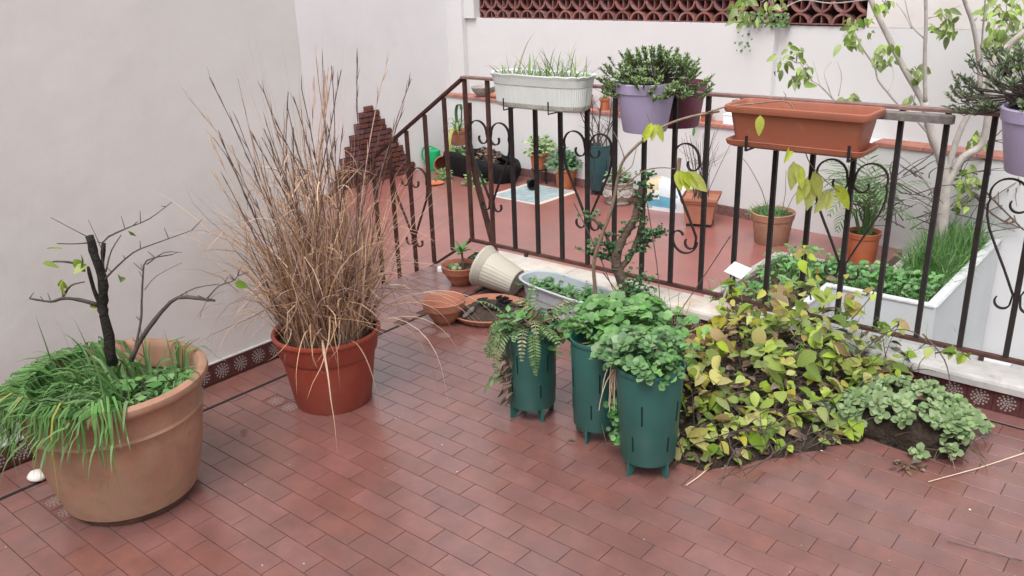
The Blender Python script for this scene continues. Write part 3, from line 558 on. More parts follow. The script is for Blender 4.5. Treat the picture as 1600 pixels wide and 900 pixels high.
# ------------------------------------------------------------------ pots
def pot(name, label, x, y, z, prof, mtl, soil_z=None, soil_r=None, n=48, cat='plant pot', rz=0, group=None, soil='soil'):
    t = thing(name, label, cat, (x, y, z), rz, group)
    m = MB(); m.lathe(prof, n); o = m.build('body', mtl, t, smooth=True); sharp(o, 40)
    m = MB(); m.lathe([(prof[0][0], prof[0][1]+.001), (.001, prof[0][1]+.001)], n); m.build('base', mtl, t)
    if soil_z is not None:
        m = MB(); k = 5; rings = [(soil_r*(1-i/k)+.002, soil_z+.004*math.sin(i*2.1)) for i in range(k+1)]
        m.lathe(rings, 28)
        m.v = [(a, b, c+(.012*noise.noise(Vector((a*30, b*30, x*7))))) for a, b, c in m.v]
        m.build('soil', MT[soil], t, smooth=True)
    return t
def rimmed(r0, r1, h, rim_h=.04, lip=.012, th=.012, inner=.06, z0=0):
    """simple flower pot outline: tapered wall, collar, rounded lip, inside wall"""
    hb = h-rim_h; rb = r0+(r1-lip-r0)*hb/h
    return [(r0*.96, z0), (r0, z0+.006), (rb, z0+hb), (rb+lip*.75, z0+hb+.006), (r1-.002, z0+h-.010), (r1, z0+h-.004), (r1-.004, z0+h), (r1-th+.002, z0+h), (r1-th, z0+h-.006), (r1-th-.015, z0+h-inner)]

# large terracotta pot at the left
bp = [(.205, .0), (.212, .012), (.216, .03), (.226, .032), (.238, .07), (.258, .15), (.274, .235), (.283, .300), (.287, .335), (.294, .343), (.287, .351), (.289, .375), (.293, .415), (.301, .432), (.318, .441), (.325, .455), (.322, .470), (.310, .478), (.297, .477), (.287, .467), (.280, .45), (.268, .38)]
big = pot('terracotta_pot', 'very large pale terracotta pot with green grass spilling over its rim', -2.828, 1.15, 0, bp[2:], MT['terracotta'], .375, .27, 64)
m = MB(); m.lathe(bp[:4], 64); m.build('foot_ring', MT['terracotta_low'], big, smooth=True)

# red plastic pot with the dry grass
rp = [(.160, 0), (.165, .008), (.195, .205), (.199, .232), (.205, .236), (.209, .243), (.221, .315), (.229, .320), (.231, .328), (.228, .336), (.219, .338), (.212, .332), (.206, .26)]
pot('red_pot', 'brick red plastic pot holding tall dry straw coloured grass', -2.819, 2.07, 0, rp, MT['red_plastic'], .285, .207, 64)

# bowls by the tipped pot
bw = [(.052, 0), (.058, .004), (.083, .045), (.100, .082), (.110, .084), (.115, .118), (.117, .124), (.112, .128), (.106, .122), (.096, .08), (.075, .03), (.002, .028)]
pot('bowl_pot', 'empty brown terracotta bowl standing on the red tiles', -3.03, 2.99, 0, bw, MT['clay_brown'], cat='bowl')
sb = pot('bowl_pot', 'small terracotta bowl with soil and a little rosette plant', -3.36, 3.47, 0, [(r*.98, z*.95) for r, z in bw], MT['clay_plastic'], .095, .095, cat='bowl')
t = thing('square_pot', 'small dark green square pot behind the succulent bowl', 'plant pot', (-3.40, 3.69, 0), .25)
m = MB()
for (w0, z0, w1, z1) in ((.04, 0, .052, .085), (.056, .085, .058, .105)):
    m.add([(-w0, -w0, z0), (w0, -w0, z0), (w0, w0, z0), (-w0, w0, z0), (-w1, -w1, z1), (w1, -w1, z1), (w1, w1, z1), (-w1, w1, z1)], [(3, 2, 1, 0), (0, 1, 5, 4), (1, 2, 6, 5), (2, 3, 7, 6), (3, 0, 4, 7)])
m.build('body', MT['green_pot'], t); m = MB(); m.box(-.052, .052, -.052, .052, .088, .094); m.build('soil', MT['soil'], t)
m = MB()
for i in range(30): m.leaf((R(-.04, .04), R(-.04, .04), .095), rdir(0, 6.3, .2, 1.0), (0, 0, 1), R(.02, .045), R(.012, .02))
stuff(m.build('seedlings', MT['jade'], t))
m = MB(); m.bev(-.09, .09, -.05, .05, 0, .03, .006); tag(m.build('foam_tray', MT['paper'], None, loc=(-3.56, 3.62, 0)), 'white tray lying between the succulent bowl and railing', 'tray').rotation_euler = (0, 0, .3)

# cream pot on its side, mouth away from the camera
cp = [(.083, 0), (.088, .008), (.112, .19), (.114, .205), (.120, .209), (.128, .243), (.134, .247), (.136, .256), (.133, .264), (.124, .266), (.118, .255), (.108, .19), (.085, .012), (.002, .012)]
t = thing('ribbed_pot', 'cream ribbed plastic pot tipped over on its side', 'plant pot', (-2.95, 3.50, .080))
m = MB(); m.lathe(cp[:4], 96, flute=.018, nf=30); m.v = [tuple(v) for v in m.v]; m.lathe(cp[3:], 96); m.lathe([(.083, .002), (.002, .002)], 96)
o = sharp(m.build('body', MT['cream'], t, smooth=True), 50); t.rotation_euler = (0, -PI/2+.30, .16); t.scale = (.93, .93, .93)

# saucer with hand tools
t = pot('saucer', 'broken terracotta saucer holding garden hand tools', -2.90, 3.20, 0, [(.16, 0), (.185, .006), (.21, .035), (.214, .04), (.206, .043), (.18, .014), (.002, .012)], MT['clay_brown'], cat='saucer')
m = MB(); m.lathe([(.178, .0165), (.1, .026), (.002, .03)], 30); m.v = [(a, b, c+.012*noise.noise(Vector((a*30, b*30, 2)))) for a, b, c in m.v]; m.build('debris', MT['soil'], t, smooth=True)
def tool(name, label, p0, p1, blade, grip='wood'):
    t = thing(name, label, 'hand tool', p0); a, b = Vector((0, 0, 0)), Vector(p1)-Vector(p0); d = b.normalized()
    m = MB(); m.lathe([(.001, 0), (.011, .004), (.014, .03), (.010, .07), (.013, .1), (.008, .115), (.002, .117)], 12); h = m.build('handle', MT[grip], t, smooth=True); h.rotation_mode = 'QUATERNION'; h.rotation_quaternion = (-d).to_track_quat('Z', 'Y')
    m = MB(); m.tube([a, d*.06], .004, .004); m.build('neck', MT['wire'], t)
    m = MB(); m.leaf(d*.05, d, (0, 0, 1), blade, blade*.5, fold=.4, droop=.1, peak=.3); m.build('blade', MT['wire'], t)
    return t
tool('trowel', 'short trowel with grey wooden grip in the saucer', (-2.955, 3.14, .045), (-2.99, 3.30, .06), .11)
tool('trowel', 'dark hand fork with brown grip lying across the saucer', (-2.80, 3.215, .05), (-2.92, 3.19, .045), .1, 'twig')
m = MB()
for i in range(14): m.tube(blade_pts((-2.98+R(0, .2), 3.22+R(-.04, .14), .03), rdir(0, 6.3, .0, .3), R(.06, .14), .2, 3), R(.006, .018), .004, 5)
tag(m.build('black_netting', MT['black'], None), 'crumpled black plastic netting heaped in the broken saucer', 'netting')

# pale blue oval trough
def oval_loft(m, rings, n=40, mi=0):
    """rings of (half length, half width, z, flute)"""
    vs = []
    for (a, b, z) in rings:
        for i in range(n):
            t = 2*PI*i/n; c, s = math.cos(t), math.sin(t); e = .55
            vs.append((a*math.copysign(abs(c)**e, c), b*math.copysign(abs(s)**.8, s), z))
    m.add(vs, [(j*n+i, j*n+(i+1) % n, (j+1)*n+(i+1) % n, (j+1)*n+i) for j in range(len(rings)-1) for i in range(n)], mi)
t = thing('oval_trough', 'pale blue grey oval trough with weeds beside the marble kerb', 'planter', (-2.53, 3.40, 0), -.16)
m = MB(); oval_loft(m, [(.27, .085, 0), (.285, .098, .10), (.30, .112, .165), (.315, .122, .168), (.32, .126, .178), (.312, .12, .184), (.30, .112, .178), (.285, .102, .10)], 56); o = sharp(m.build('body', MT['blue_trough'], t, smooth=True), 45)
m = MB(); oval_loft(m, [(.286, .102, .105), (.01, .005, .11)], 40); m.build('soil', MT['soil'], t)
m = MB()
for i in range(90):
    b = Vector((R(-.25, .25), R(-.085, .085), .105)); d = rdir(0, 6.3, .3, 1.3); L = R(.03, .11); tip = b+d*L
    m.tube([b, tip], .0015, .001, 4)
    for k in range(random.randint(3, 6)): m.leaf(b+d*L*R(.4, 1), rdir(0, 6.3, -.1, .6), (0, 0, 1), R(.02, .04), R(.010, .02))
w = tag(thing('weeds', 'soft green weeds growing in the pale oval trough', 'weeds', (-2.53, 3.40, 0), -.16), 'soft green weeds growing in the pale oval trough', 'weeds')
stuff(m.build('foliage', MT['weed'], w))

# three green tube planters on legs
def tube_planter(label, x, y, rz, h, r0, r1, sc=1.0, mtl='tube', z=0):
    t = thing('tube_planter', label, 'planter', (x, y, z), rz); zb = .055
    prof = [(r0*.97, zb), (r0, zb+.005), (r1-.003, h-.022), (r1-.001, h-.02), (r1+.001, h-.006), (r1, h), (r1-.004, h), (r1-.006, h-.005), (r1-.02, h-.09)]
    m = MB(); m.lathe(prof, 48); sharp(m.build('body', MT[mtl], t, smooth=True), 40)
    m = MB(); m.lathe([(r0*.97, zb+.001), (.002, zb+.02)], 48); m.build('base', MT[mtl], t)
    for k in range(4):
        a = PI/4+PI/2*k; c, s = math.cos(a), math.sin(a); m = MB(); w = .0035
        P = [(r0*.2, .03), (r0*.98, 0), (r0*1.0, 0), (r0*1.0, zb+.03), (r0*.2, zb)]
        P = [(r0*.35, zb+.005), (r0*.86, .0), (r0*1.02, .0), (r0*1.01, zb+.012)]
        n = len(P); vs = [(p*c-s*e*w, p*s+c*e*w, zz) for e in (-1, 1) for p, zz in P]
        m.add(vs, [tuple(range(n-1, -1, -1)), tuple(range(n, 2*n))]+[(i, (i+1) % n, n+(i+1) % n, n+i) for i in range(n)]); m.build('leg', MT[mtl], t)
    for row, (za, zb2) in enumerate(((.18, .36), (.52, .76))):
        for k in range(5):
            a = PI/8+k*PI/2.5+(.33 if row % 2 else 0); m = MB()
            za_, zb_ = zb+(h-zb)*za*.9, zb+(h-zb)*zb2*.9
            for zz in (0,):
                def rr(q): return r0+(r1-.003-r0)*(q-zb)/(h-.022-zb)
                u = .0028; vs = []
                for q in (za_, zb_):
                    for e in (-1, 1):
                        for o_ in (-.004, .0012): vs.append(((rr(q)+o_)*math.cos(a)-e*u*math.sin(a), (rr(q)+o_)*math.sin(a)+e*u*math.cos(a), q))
                m.add(vs, [(1, 3, 7, 5), (0, 1, 5, 4), (2, 6, 7, 3), (0, 2, 3, 1), (4, 5, 7, 6)])
            m.build('slot', MT['slot'], t)
    m = MB(); m.lathe([(r1-.012, h-.05), (.002, h-.04)], 30); m.build('soil', MT['soil'], t)
    return t
tube_planter('green slotted tube planter with drooping fern, apart from the other two', -2.034, 2.484, .35, .415, .098, .110)
tube_planter('green slotted tube planter half hidden behind the frontmost one', -1.715, 2.50, .9, .425, .095, .106)
tube_planter('frontmost green slotted tube planter brimming with grey green succulents', -1.430, 2.41, .55, .425, .100, .124)

# black pot behind the tubes for the gnarled bush
pot('black_pot', 'black plastic pot hidden among leaves under the gnarled bush', -2.17, 3.46, 0, rimmed(.09, .125, .17), MT['black'], .15, .11)

# ------------------------------------------------------------------ containers hung on the railing
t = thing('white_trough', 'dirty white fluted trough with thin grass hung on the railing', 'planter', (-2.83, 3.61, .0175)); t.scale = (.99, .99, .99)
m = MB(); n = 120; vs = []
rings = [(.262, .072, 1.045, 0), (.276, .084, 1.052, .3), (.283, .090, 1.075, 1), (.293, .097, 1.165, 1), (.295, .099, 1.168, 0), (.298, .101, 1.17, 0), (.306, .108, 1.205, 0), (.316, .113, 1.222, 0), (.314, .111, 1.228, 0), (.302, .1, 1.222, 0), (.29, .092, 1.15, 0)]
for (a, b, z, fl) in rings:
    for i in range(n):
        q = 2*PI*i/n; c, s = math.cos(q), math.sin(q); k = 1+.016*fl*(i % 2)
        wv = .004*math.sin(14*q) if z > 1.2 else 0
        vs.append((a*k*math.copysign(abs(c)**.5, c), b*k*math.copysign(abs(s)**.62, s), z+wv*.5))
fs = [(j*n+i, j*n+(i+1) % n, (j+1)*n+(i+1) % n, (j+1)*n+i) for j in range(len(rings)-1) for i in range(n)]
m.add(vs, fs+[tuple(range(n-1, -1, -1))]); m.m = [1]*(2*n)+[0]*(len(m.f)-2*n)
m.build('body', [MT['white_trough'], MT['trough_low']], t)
m = MB(); oval_loft(m, [(.29, .093, 1.19), (.01, .01, 1.195)]); m.build('soil', MT['soil'], t)
def bracket(name, parent, x0, y0, y1, z0, z1, r=.004):
    m = MB(); m.tube([(x0, y0, z1), (x0, y0, z0), (x0, y1, z0)], r, r, 6); return m.build(name, MT['wire'], parent)
br = thing('trough_bracket', 'black wire bracket carrying the dirty white trough', 'bracket', (-2.83, 3.61, .0175)); br.scale = (.99, .99, .99)
for x in (-.17, .13): bracket('arm', br, x, -.118, .10, 1.038, 1.10)
m = MB(); m.tube([(-.17, .10, 1.038), (.24, .10, 1.038)], .004); m.build('crossbar', MT['wire'], br)
m = MB()
wg = thing('trough_grass', 'thin green and grey grass growing in the white trough', 'grass', (-2.83, 3.61, 1.196))
for i in range(150):
    b = (R(-.26, .27), R(-.06, .06), 0); L = R(.05, .2)*(1 if b[0] > -.05 else .7); p = blade_pts(b, rdir(0, 6.3, .7, 1.5), L, R(.1, .5), 5); m.ribbon(p, R(.004, .009), rdir(0, 6.3, 0, .2))
m.ribbon(blade_pts((-.17, 0, 0), (.25, .1, 1), .27, .25, 7), .010, (1, .3, 0)); m.ribbon(blade_pts((-.1, .02, 0), (.05, 0, 1), .13, .02, 5), .02, (1, .2, 0))
m.ribbon(blade_pts((-.24, 0, 0), (-.6, -.2, .8), .17, .4, 7), .009, (0, 1, 0)); m.ribbon(blade_pts((-.26, 0, 0), (-.6, .2, .5), .12, .5, 7), .008, (0, 1, 0))
for i in range(5): m.ribbon(blade_pts((R(.1, .25), 0, 0), rdir(0, 6.3, .8, 1.4), R(.18, .27), .3, 7), .004, rdir(0, 6.3, 0, .2))
stuff(m.build('blades', MT['tuft'], wg))

def lilac_pot(name, label, x, y, z0, h, r0, r1, mtl):
    return pot(name, label, x, y, z0, [(r0*.97, 0), (r0, .006), (r1-.01, h-.048), (r1-.004, h-.046), (r1, h-.004), (r1-.003, h), (r1-.01, h), (r1-.014, h-.06)], MT[mtl], h-.03, r1-.013, 56)
lilac_pot('hanging_pot', 'lilac pot full of bushy green tufts hung on the railing', -2.20, 3.605, .99, .232, .106, .147, 'lilac')
lilac_pot('hanging_pot', 'maroon pot hung behind the railing, next to the bushy lilac one', -2.20, 3.925, .965, .22, .104, .14, 'maroon')
lilac_pot('hanging_pot', 'lilac pot cut by the right edge of the picture', -.525, 3.60, .985, .235, .115, .158, 'lilac')
# terracotta coloured rectangular trough with saucer
t = thing('rectangular_trough', 'empty clay coloured rectangular trough hung on the railing', 'planter', (-1.423, 3.588, .026)); t.scale = (.985, .985, .985)
def rrect(a, b, z, r=.03, n=5):
    out = []
    for cx, cy, a0 in ((a-r, b-r, 0), (-a+r, b-r, 90), (-a+r, -b+r, 180), (a-r, -b+r, 270)):
        for i in range(n+1):
            q = math.radians(a0+90*i/n); out.append((cx+r*math.cos(q), cy+r*math.sin(q), z))
    return out
def rr_loft(m, rings, mi=0, capb=True):
    vs = [p for r in rings for p in rrect(*r)]; n = 24
    m.add(vs, [(j*n+i, j*n+(i+1) % n, (j+1)*n+(i+1) % n, (j+1)*n+i) for j in range(len(rings)-1) for i in range(n)]+([tuple(range(n-1, -1, -1))] if capb else []), mi)
m = MB(); rr_loft(m, [(.272, .078, .992), (.292, .097, 1.118), (.293, .098, 1.12), (.312, .114, 1.124), (.318, .118, 1.14), (.315, .117, 1.152), (.309, .112, 1.156), (.300, .104, 1.154), (.296, .1, 1.145), (.288, .092, 1.095), (.282, .087, 1.094), (.268, .074, 1.02), (.02, .02, 1.02, .01)])
sharp(m.build('body', MT['clay_plastic'], t, smooth=True), 40)
m = MB(); rr_loft(m, [(.285, .088, .972), (.30, .105, .982), (.306, .110, 1.002), (.304, .108, 1.004), (.297, .102, 1.0), (.285, .09, .988), (.02, .02, .986, .01)]); sharp(m.build('saucer', MT['clay_plastic'], t, smooth=True), 40)
br = thing('trough_bracket', 'black bracket arms under the clay coloured trough', 'bracket', (-1.423, 3.588, .026)); br.scale = (.985, .985, .985)
for x in (-.19, .255):
    m = MB(); m.box(x-.006, x+.006, -.125, -.121, .962, 1.03); m.box(x-.006, x+.006, -.1205, .112, .962, .967); m.build('arm', MT['wire'], br)
m = MB(); m.bev(-.47, .47, -.02, .02, 0, .034, .004); tag(m.build('support_plank', MT['wood'], None, loc=(-1.335, 3.727, 1.113)), 'weathered grey plank fixed just below the handrail by the clay trough', 'plank')

# tufted shrubs in the hung pots
def tufted(name, label, c, rx, ry, rz, nsprig, mtl, seed, hang=.25, nl=26, ll=(.018, .034)):
    random.seed(seed); t = thing(name, label, 'shrub', c); m = MB(); tw = MB()
    for i in range(nsprig):
        d = rdir(0, 6.3, -hang, 1.4); q = Vector((d.x*rx, d.y*ry, d.z*rz if d.z > 0 else d.z*rz*.8)); k = R(.55, 1.08); e = q*k; s = e*.35+Vector((0, 0, .0))
        ax = ((e-s).normalized()+Vector((R(-.3, .3), R(-.3, .3), .8))).normalized(); L = R(.04, .065); b = e-ax*L*.5
        tw.tube([(s.x*.5, s.y*.5, -.02), s, b, b+ax*L], .003, .0015, 4)
        for j in range(nl):
            tt = R(.1, 1); a = rdir(0, 6.3, -.3, .5); dd = (ax*R(.5, 1.2)+a*.8).normalized()
            m.leaf(b+ax*L*tt, dd, ax, R(*ll), R(.006, .010), fold=.2, droop=.05, seg=2)
    stuff(m.build('foliage', MT[mtl], t)); stuff(tw.build('twigs', MT['twig'], t)); return t
tufted('tufted_shrub', 'bushy dark green tufted shrub overflowing the lilac pot', (-2.17, 3.63, 1.215), .27, .17, .135, 280, 'tuft', 3, .6, 30, (.014, .026))
tufted('tufted_shrub', 'grey green shrub spilling from the pot at right edge', (-.60, 3.66, 1.235), .25, .17, .17, 210, 'tuft_grey', 4, .6, 26)
random.seed(21)
# ------------------------------------------------------------------ plants on the terrace
def ovate(name, m_, W=.6, fold=.25, droop=.2, peak=.42, seg=5):
    q = MB(); q.leaf((0, 0, 0), (0, 1, 0), (0, 0, 1), 1, W, fold=fold, droop=droop, peak=peak, seg=seg); return q.mesh(name, m_, True)
LEAF = {k: [ovate('leaf', MT[k], w, f_, d_, p_) for w, f_, d_, p_ in ((.62, .3, .15, .40), (.7, .2, .45, .45), (.55, .6, .1, .38), (.66, -.25, .5, .42), (.5, .8, .3, .4))] for k in ('vine', 'vine_yellow', 'vine_brown', 'bauhinia', 'litter')}
for k in ('tree_leaf', 'tree_leaf_dark'): LEAF[k] = [ovate('leaf', MT[k], w, f_, d_, p_) for w, f_, d_, p_ in ((.42, .5, .25, .36), (.48, .35, .4, .4), (.38, .6, .15, .38))]
def put_leaf(kind, parent, b, d, nrm, L): return inst('leaf', random.choice(LEAF[kind]), parent, b, frame(d, nrm), L)

# bare shrub in the big pot
t = thing('bare_shrub', 'dark pruned shrub with bare twigs and few leaves in big pot', 'shrub')
for i, (p, a, b) in enumerate(SHRUB):
    m = MB(); m.tube(smooth_path(p), a*(1 if i == 0 else .8), b*(1 if i == 0 else .75), 9 if a > .008 else 5, rough=.5 if a > .008 else .25); m.build('trunk' if i in (0, 10, 17) else 'twig', MT['bark_dark'] if a > .01 and i != 10 else MT['twig'], t, smooth=True)
    if i in (2, 10, 11, 13, 7, 8):
        m = MB(); P = smooth_path(p)
        for k in range(len(P)//2):
            q = random.choice(P[2:]); m.tube([q, q+rdir(0, 6.3, .1, 1.2)*R(.015, .05)], .002, .001, 4)
        stuff(m.build('spur', MT['twig'], t))
for q in SHRUB_LEAVES: put_leaf('vine', t, q, rdir(0, 6.3, -1.1, .2), (R(-1, 1), R(-1, 1), .6), R(.04, .055))
# grass and clover in the big pot
C = Vector((-2.828, 1.15, .38))
t = thing('pot_grass', 'lush green grass hanging over the front of the big pot', 'grass', C)
m = MB(); my = MB()
side = Vector((-.55, -.62, 0)).normalized()               # the grass grows on the side towards the left and the camera
for i in range(1350):
    a = R(0, 6.3); r = .25*math.sqrt(random.random()); b = Vector((r*math.cos(a), r*math.sin(a), 0))
    k = b.dot(Vector((.38, .92, 0)))                     # to the right in the picture: less grass
    if k > .03 and random.random() < .93: continue
    out = Vector((b.x, b.y, 0))*2.6+Vector((-.08, -.5, 0)); d = (out+Vector((R(-.5, .5), R(-.5, .5), R(.7, 1.3)))).normalized()
    L = R(.12, .27); bd = R(.3, .9)
    P = blade_pts(b, d, L, bd, 7); P = [Vector((p.x, p.y, max(p.z, .0 if (p.x**2+p.y**2) < .255**2 else (.108 if (p.x**2+p.y**2) < .34**2 else -.4)))) for p in P]
    m.ribbon(P, R(.008, .016), (-d.y+R(-.4, .4), d.x+R(-.4, .4), R(-.3, .3)))
for i in range(40):                                       # long ones over the rim
    a = random.choice((-2.0, -1.75, -1.4, -1.15, -.85, -.5))+R(-.12, .12); b = Vector((.23*math.cos(a), .23*math.sin(a), .05)); d = Vector((math.cos(a), math.sin(a), R(.5, .9)))
    prof = [(.2, .02), (.25, .095), (.298, .125+R(0, .03)), (.335, .118), (.350, .07), (.354, 0), (.356, -.08), (.358, -.16), (.36, -.23)]
    n_ = random.choice((4, 5, 5, 6, 6, 7, 8)); sw = R(-.16, .16); o_ = R(0, .03)
    fix = [Vector(((r_+(o_*j/8 if j > 2 else 0))*math.cos(a+sw*j/8), (r_+(o_*j/8 if j > 2 else 0))*math.sin(a+sw*j/8), z_)) for j, (r_, z_) in enumerate(prof[:n_])]
    (my if random.random() < .2 else m).ribbon(fix, R(.007, .013), (-math.sin(a), math.cos(a), R(-.3, .3)))
for i in range(14):
    b = Vector((R(-.2, .25), R(-.2, .2), 0)); m.ribbon(blade_pts(b, (R(-.15, .15), R(-.15, .15), 1), R(.2, .34), .1, 6), .007, rdir(0, 6.3, 0, .1))
m.ribbon(blade_pts((.19, .16, .0), (.1, .1, 1), .2, .1, 6), .012, (1, .2, 0)); m.ribbon(blade_pts((.2, .16, .0), (.3, .0, 1), .2, .5, 6), .012, (1, .2, 0))
stuff(m.build('blades', MT['grass'], t)); stuff(my.build('yellow_blades', MT['grass_yellow'], t))
t = thing('clover', 'broad clover leaves growing at the right side of big pot', 'clover', C)
for (x, y, z, r) in ((.14, .02, .06, .042), (.20, .09, .055, .045), (.08, -.07, .065, .045), (.23, .03, .05, .035), (.16, .13, .05, .035), (.1, .08, .05, .03), (.18, -.06, .05, .03), (.05, .02, .05, .03)):
    x -= .03; y += .09; r *= 1.1
    m = MB(); m.tube([(x*.8, y*.8, 0), (x, y, z)], .002, .0015, 4); a0 = R(0, 6.3)
    for k in range(3):
        a = a0+k*2.09; d = Vector((math.cos(a), math.sin(a), R(-.1, .15))); m.leaf((x, y, z), d, (0, 0, 1), r, r*1.15, fold=.12, droop=.15, peak=.62)
    m.build('leaf', MT['clover'], t)
m = MB()
for i in range(260):
    x, y = R(-.05, .25), R(-.05, .25)
    if x*x+y*y > .066: continue
    b = Vector((x, y, R(.0, .045))); m.leaf(b, rdir(0, 6.3, -.1, .7), (0, 0, 1), R(.015, .035), R(.008, .018))
stuff(m.build('small_leaves', MT['weed'], t))

# dry fountain grass in the red pot
C = Vector((-2.819, 2.07, .285))
t = thing('dry_grass', 'tall dry straw coloured fountain grass arching out of red pot', 'grass', C)
m = MB(); md = MB()
cam_r = Vector((rt.x, rt.y, 0)).normalized()
def kink(P, k, s):
    """bend a blade sharply at point k, as broken dry blades do"""
    ax = rdir(0, 6.3, -.1, .1); Rm = Matrix.Rotation(s, 3, ax); o = P[k]
    return P[:k+1]+[o+Rm @ (p-o) for p in P[k+1:]]
for i in range(1500):
    a = R(0, 6.3); r = .17*math.sqrt(random.random()); b = Vector((r*math.cos(a), r*math.sin(a), R(-.01, .02)))
    lean = Vector((b.x, b.y, 0))*R(.1, 1.5)+cam_r*random.gauss(.01, .095)+Vector((random.gauss(0, .08), random.gauss(0, .08), 0)); d = (lean+Vector((0, 0, 1))).normalized()
    L = R(.24, .84)*(.8+.3*random.random()); bd = R(.0, .28)*(2.4 if random.random() < .3 else 1)
    P = blade_pts(b, d, L, bd, 9, .16)
    if random.random() < .45: P = kink(P, random.randint(3, 7), R(.5, 1.7))
    (md if random.random() < .14 else m).ribbon(P, R(.004, .010), (R(-1, 1), R(-1, 1), R(-.3, .3)), shape=lambda q: .6+.4*q if q < .3 else (1-q)**.6+.03)
for i in range(260):                                      # curled loose blades in the upper half
    b = Vector((random.gauss(-.03, .09), random.gauss(0, .08), R(.2, .75))); m.ribbon(blade_pts(b, rdir(0, 6.3, .1, 1.4), R(.12, .3), R(.2, .8), 8, .15), R(.004, .008), rdir(0, 6.3, 0, .4))
for i in range(56):                                       # seed stalks with darker feathery heads
    a = R(0, 6.3); b = Vector((.12*math.cos(a), .12*math.sin(a), 0)); d = (cam_r*random.gauss(-.11, .19)+Vector((R(-.1, .1), R(-.1, .1), 1))).normalized()
    L = R(.75, 1.2); P = blade_pts(b, d, L, R(.0, .1), 12, .035); q = md if i % 3 else m; q.ribbon(P, .004, cam_r, shape=lambda t_: .8)
    for k in range(12):
        j = random.randint(7, 11); e = P[j].lerp(P[j+1], random.random()); dd = ((P[j+1]-P[j]).normalized()+rdir()*.25).normalized(); q.ribbon([e, e+dd*.03, e+dd*.06], R(.003, .006), rdir(0, 6.3, 0, .3))
for i in range(30):
    b = Vector((R(-.08, .08), R(-.08, .08), 0)); d = (cam_r*R(-.25, .22)+Vector((0, 0, 1))).normalized(); m.ribbon(blade_pts(b, d, R(1.0, 1.3), R(.0, .06), 12, .02), .002, cam_r)
for i in range(26):                                      # long blades arching over and hanging outside the pot
    a = R(0, 6.3); b = Vector((.14*math.cos(a), .14*math.sin(a), 0)); d = Vector((math.cos(a)*R(.5, 1.2), math.sin(a)*R(.5, 1.2), R(.9, 1.6))).normalized()
    m.ribbon(blade_pts(b, d, R(.4, .85), R(.25, .7), 14, .06), R(.004, .009), (-math.sin(a), math.cos(a), R(-.4, .4)))
for L_, z_, bd in ((1.0, .9, .42), (.95, 1.1, .5), (.85, .8, .4), (.9, 1.3, .55), (.75, .7, .5)):
    m.ribbon(blade_pts((.08, .08, 0), Vector((cam_r.x+R(-.1, .1), cam_r.y+R(-.1, .1), z_)), L_, bd, 16, .03), .0045, (-cam_r.y, cam_r.x, .3))
for i in range(160):
    a = R(0, 6.3); r = R(.05, .2); md.ribbon(blade_pts((r*math.cos(a), r*math.sin(a), 0), rdir(0, 6.3, 0, .8), R(.04, .12), .4, 4), .003, rdir(0, 6.3, 0, .3))
stuff(m.build('straw_blades', MT['dry'], t)); stuff(md.build('dark_blades', MT['dry_dark'], t))
m = MB(); m.leaf((-.03, -.05, .28), (.12, 0, 1), (.6, -.7, 0), .2, .035, fold=.5, droop=.02); m.build('sheath', MT['vine_brown'], t)

# rosette plant in the small bowl
t = thing('rosette_plant', 'little green rosette plant on a bare stem in small bowl', 'plant', (-3.335, 3.47, .09))
m = MB(); m.tube([(0, 0, 0), (-.01, .01, .05), (-.025, .02, .10)], .007, .006, 7); m.build('stem', MT['bark_brown'], t, smooth=True)
lm = ovate('leaf', MT['weed'], .3, .3, .1, .5)
for i in range(22):
    inst('leaf', lm, t, (-.025, .02, .10), frame(rdir(0, 6.3, .05, 1.2), (0, 0, 1)), R(.05, .085))
t = thing('cactus_cluster', 'small grey cactus cluster in the small terracotta bowl', 'cactus', (-3.39, 3.43, .09))
for x, y, r in ((0, 0, .022), (.03, -.01, .018), (.01, .03, .02), (.045, .02, .013)):
    m = MB(); m.lathe([(r*math.cos(a), r*.9+r*math.sin(a)) for a in [-1.3, -.8, -.3, .2, .7, 1.1, 1.5]], 16, (x, y, 0), flute=.08, nf=8); m.build('ball', MT['sedum'], t, smooth=True)

# fern in the left tube
def frond(b, d, L, bend, w, mtl, parent, n=15):
    P = blade_pts(b, d, L, bend, n, .03); m = MB(); m.tube(P, .0022, .001, 4)
    for i in range(2, n+1):
        dd = (P[i]-P[i-1]).normalized(); sd = dd.cross(Vector((0, 0, 1))); sd = sd.normalized() if sd.length > .05 else Vector((1, 0, 0)); q = i/n
        for s in (1, -1): m.leaf(P[i], (sd*s+dd*.35+Vector((0, 0, -.1))), sd.cross(dd), w*math.sin(PI*min(1, q*.85+.12))+.008, .009, fold=.1, droop=.15, seg=3)
    return m.build('frond', MT[mtl], parent)
t = thing('fern', 'half dried fern drooping out of the leftmost green tube', 'fern', (-2.034, 2.484, .37))
for i in range(30):
    a = R(0, 6.3); frond((.05*math.cos(a), .05*math.sin(a), 0), (math.cos(a)*R(.3, 1.0), math.sin(a)*R(.3, 1.0), R(.6, 1.3)), R(.10, .25), R(.1, .7), R(.014, .030), random.choice(('fern', 'fern', 'fern_dry')), t, 15)
for a, L in ((3.3, .25), (3.8, .2), (4.6, .22), (5.5, .2), (2.9, .24)):
    P = Vector((.085*math.cos(a), .085*math.sin(a), .02)); frond(P, (math.cos(a)*.9, math.sin(a)*.9, .35), L, R(.7, .95), R(.022, .035), random.choice(('fern', 'fern_dry', 'fern')), t, 17)
for a in (3.4, 3.9): frond((.1*math.cos(a), .1*math.sin(a), -.20), (math.cos(a), math.sin(a), .1), .13, .3, .03, 'fern', t, 14)
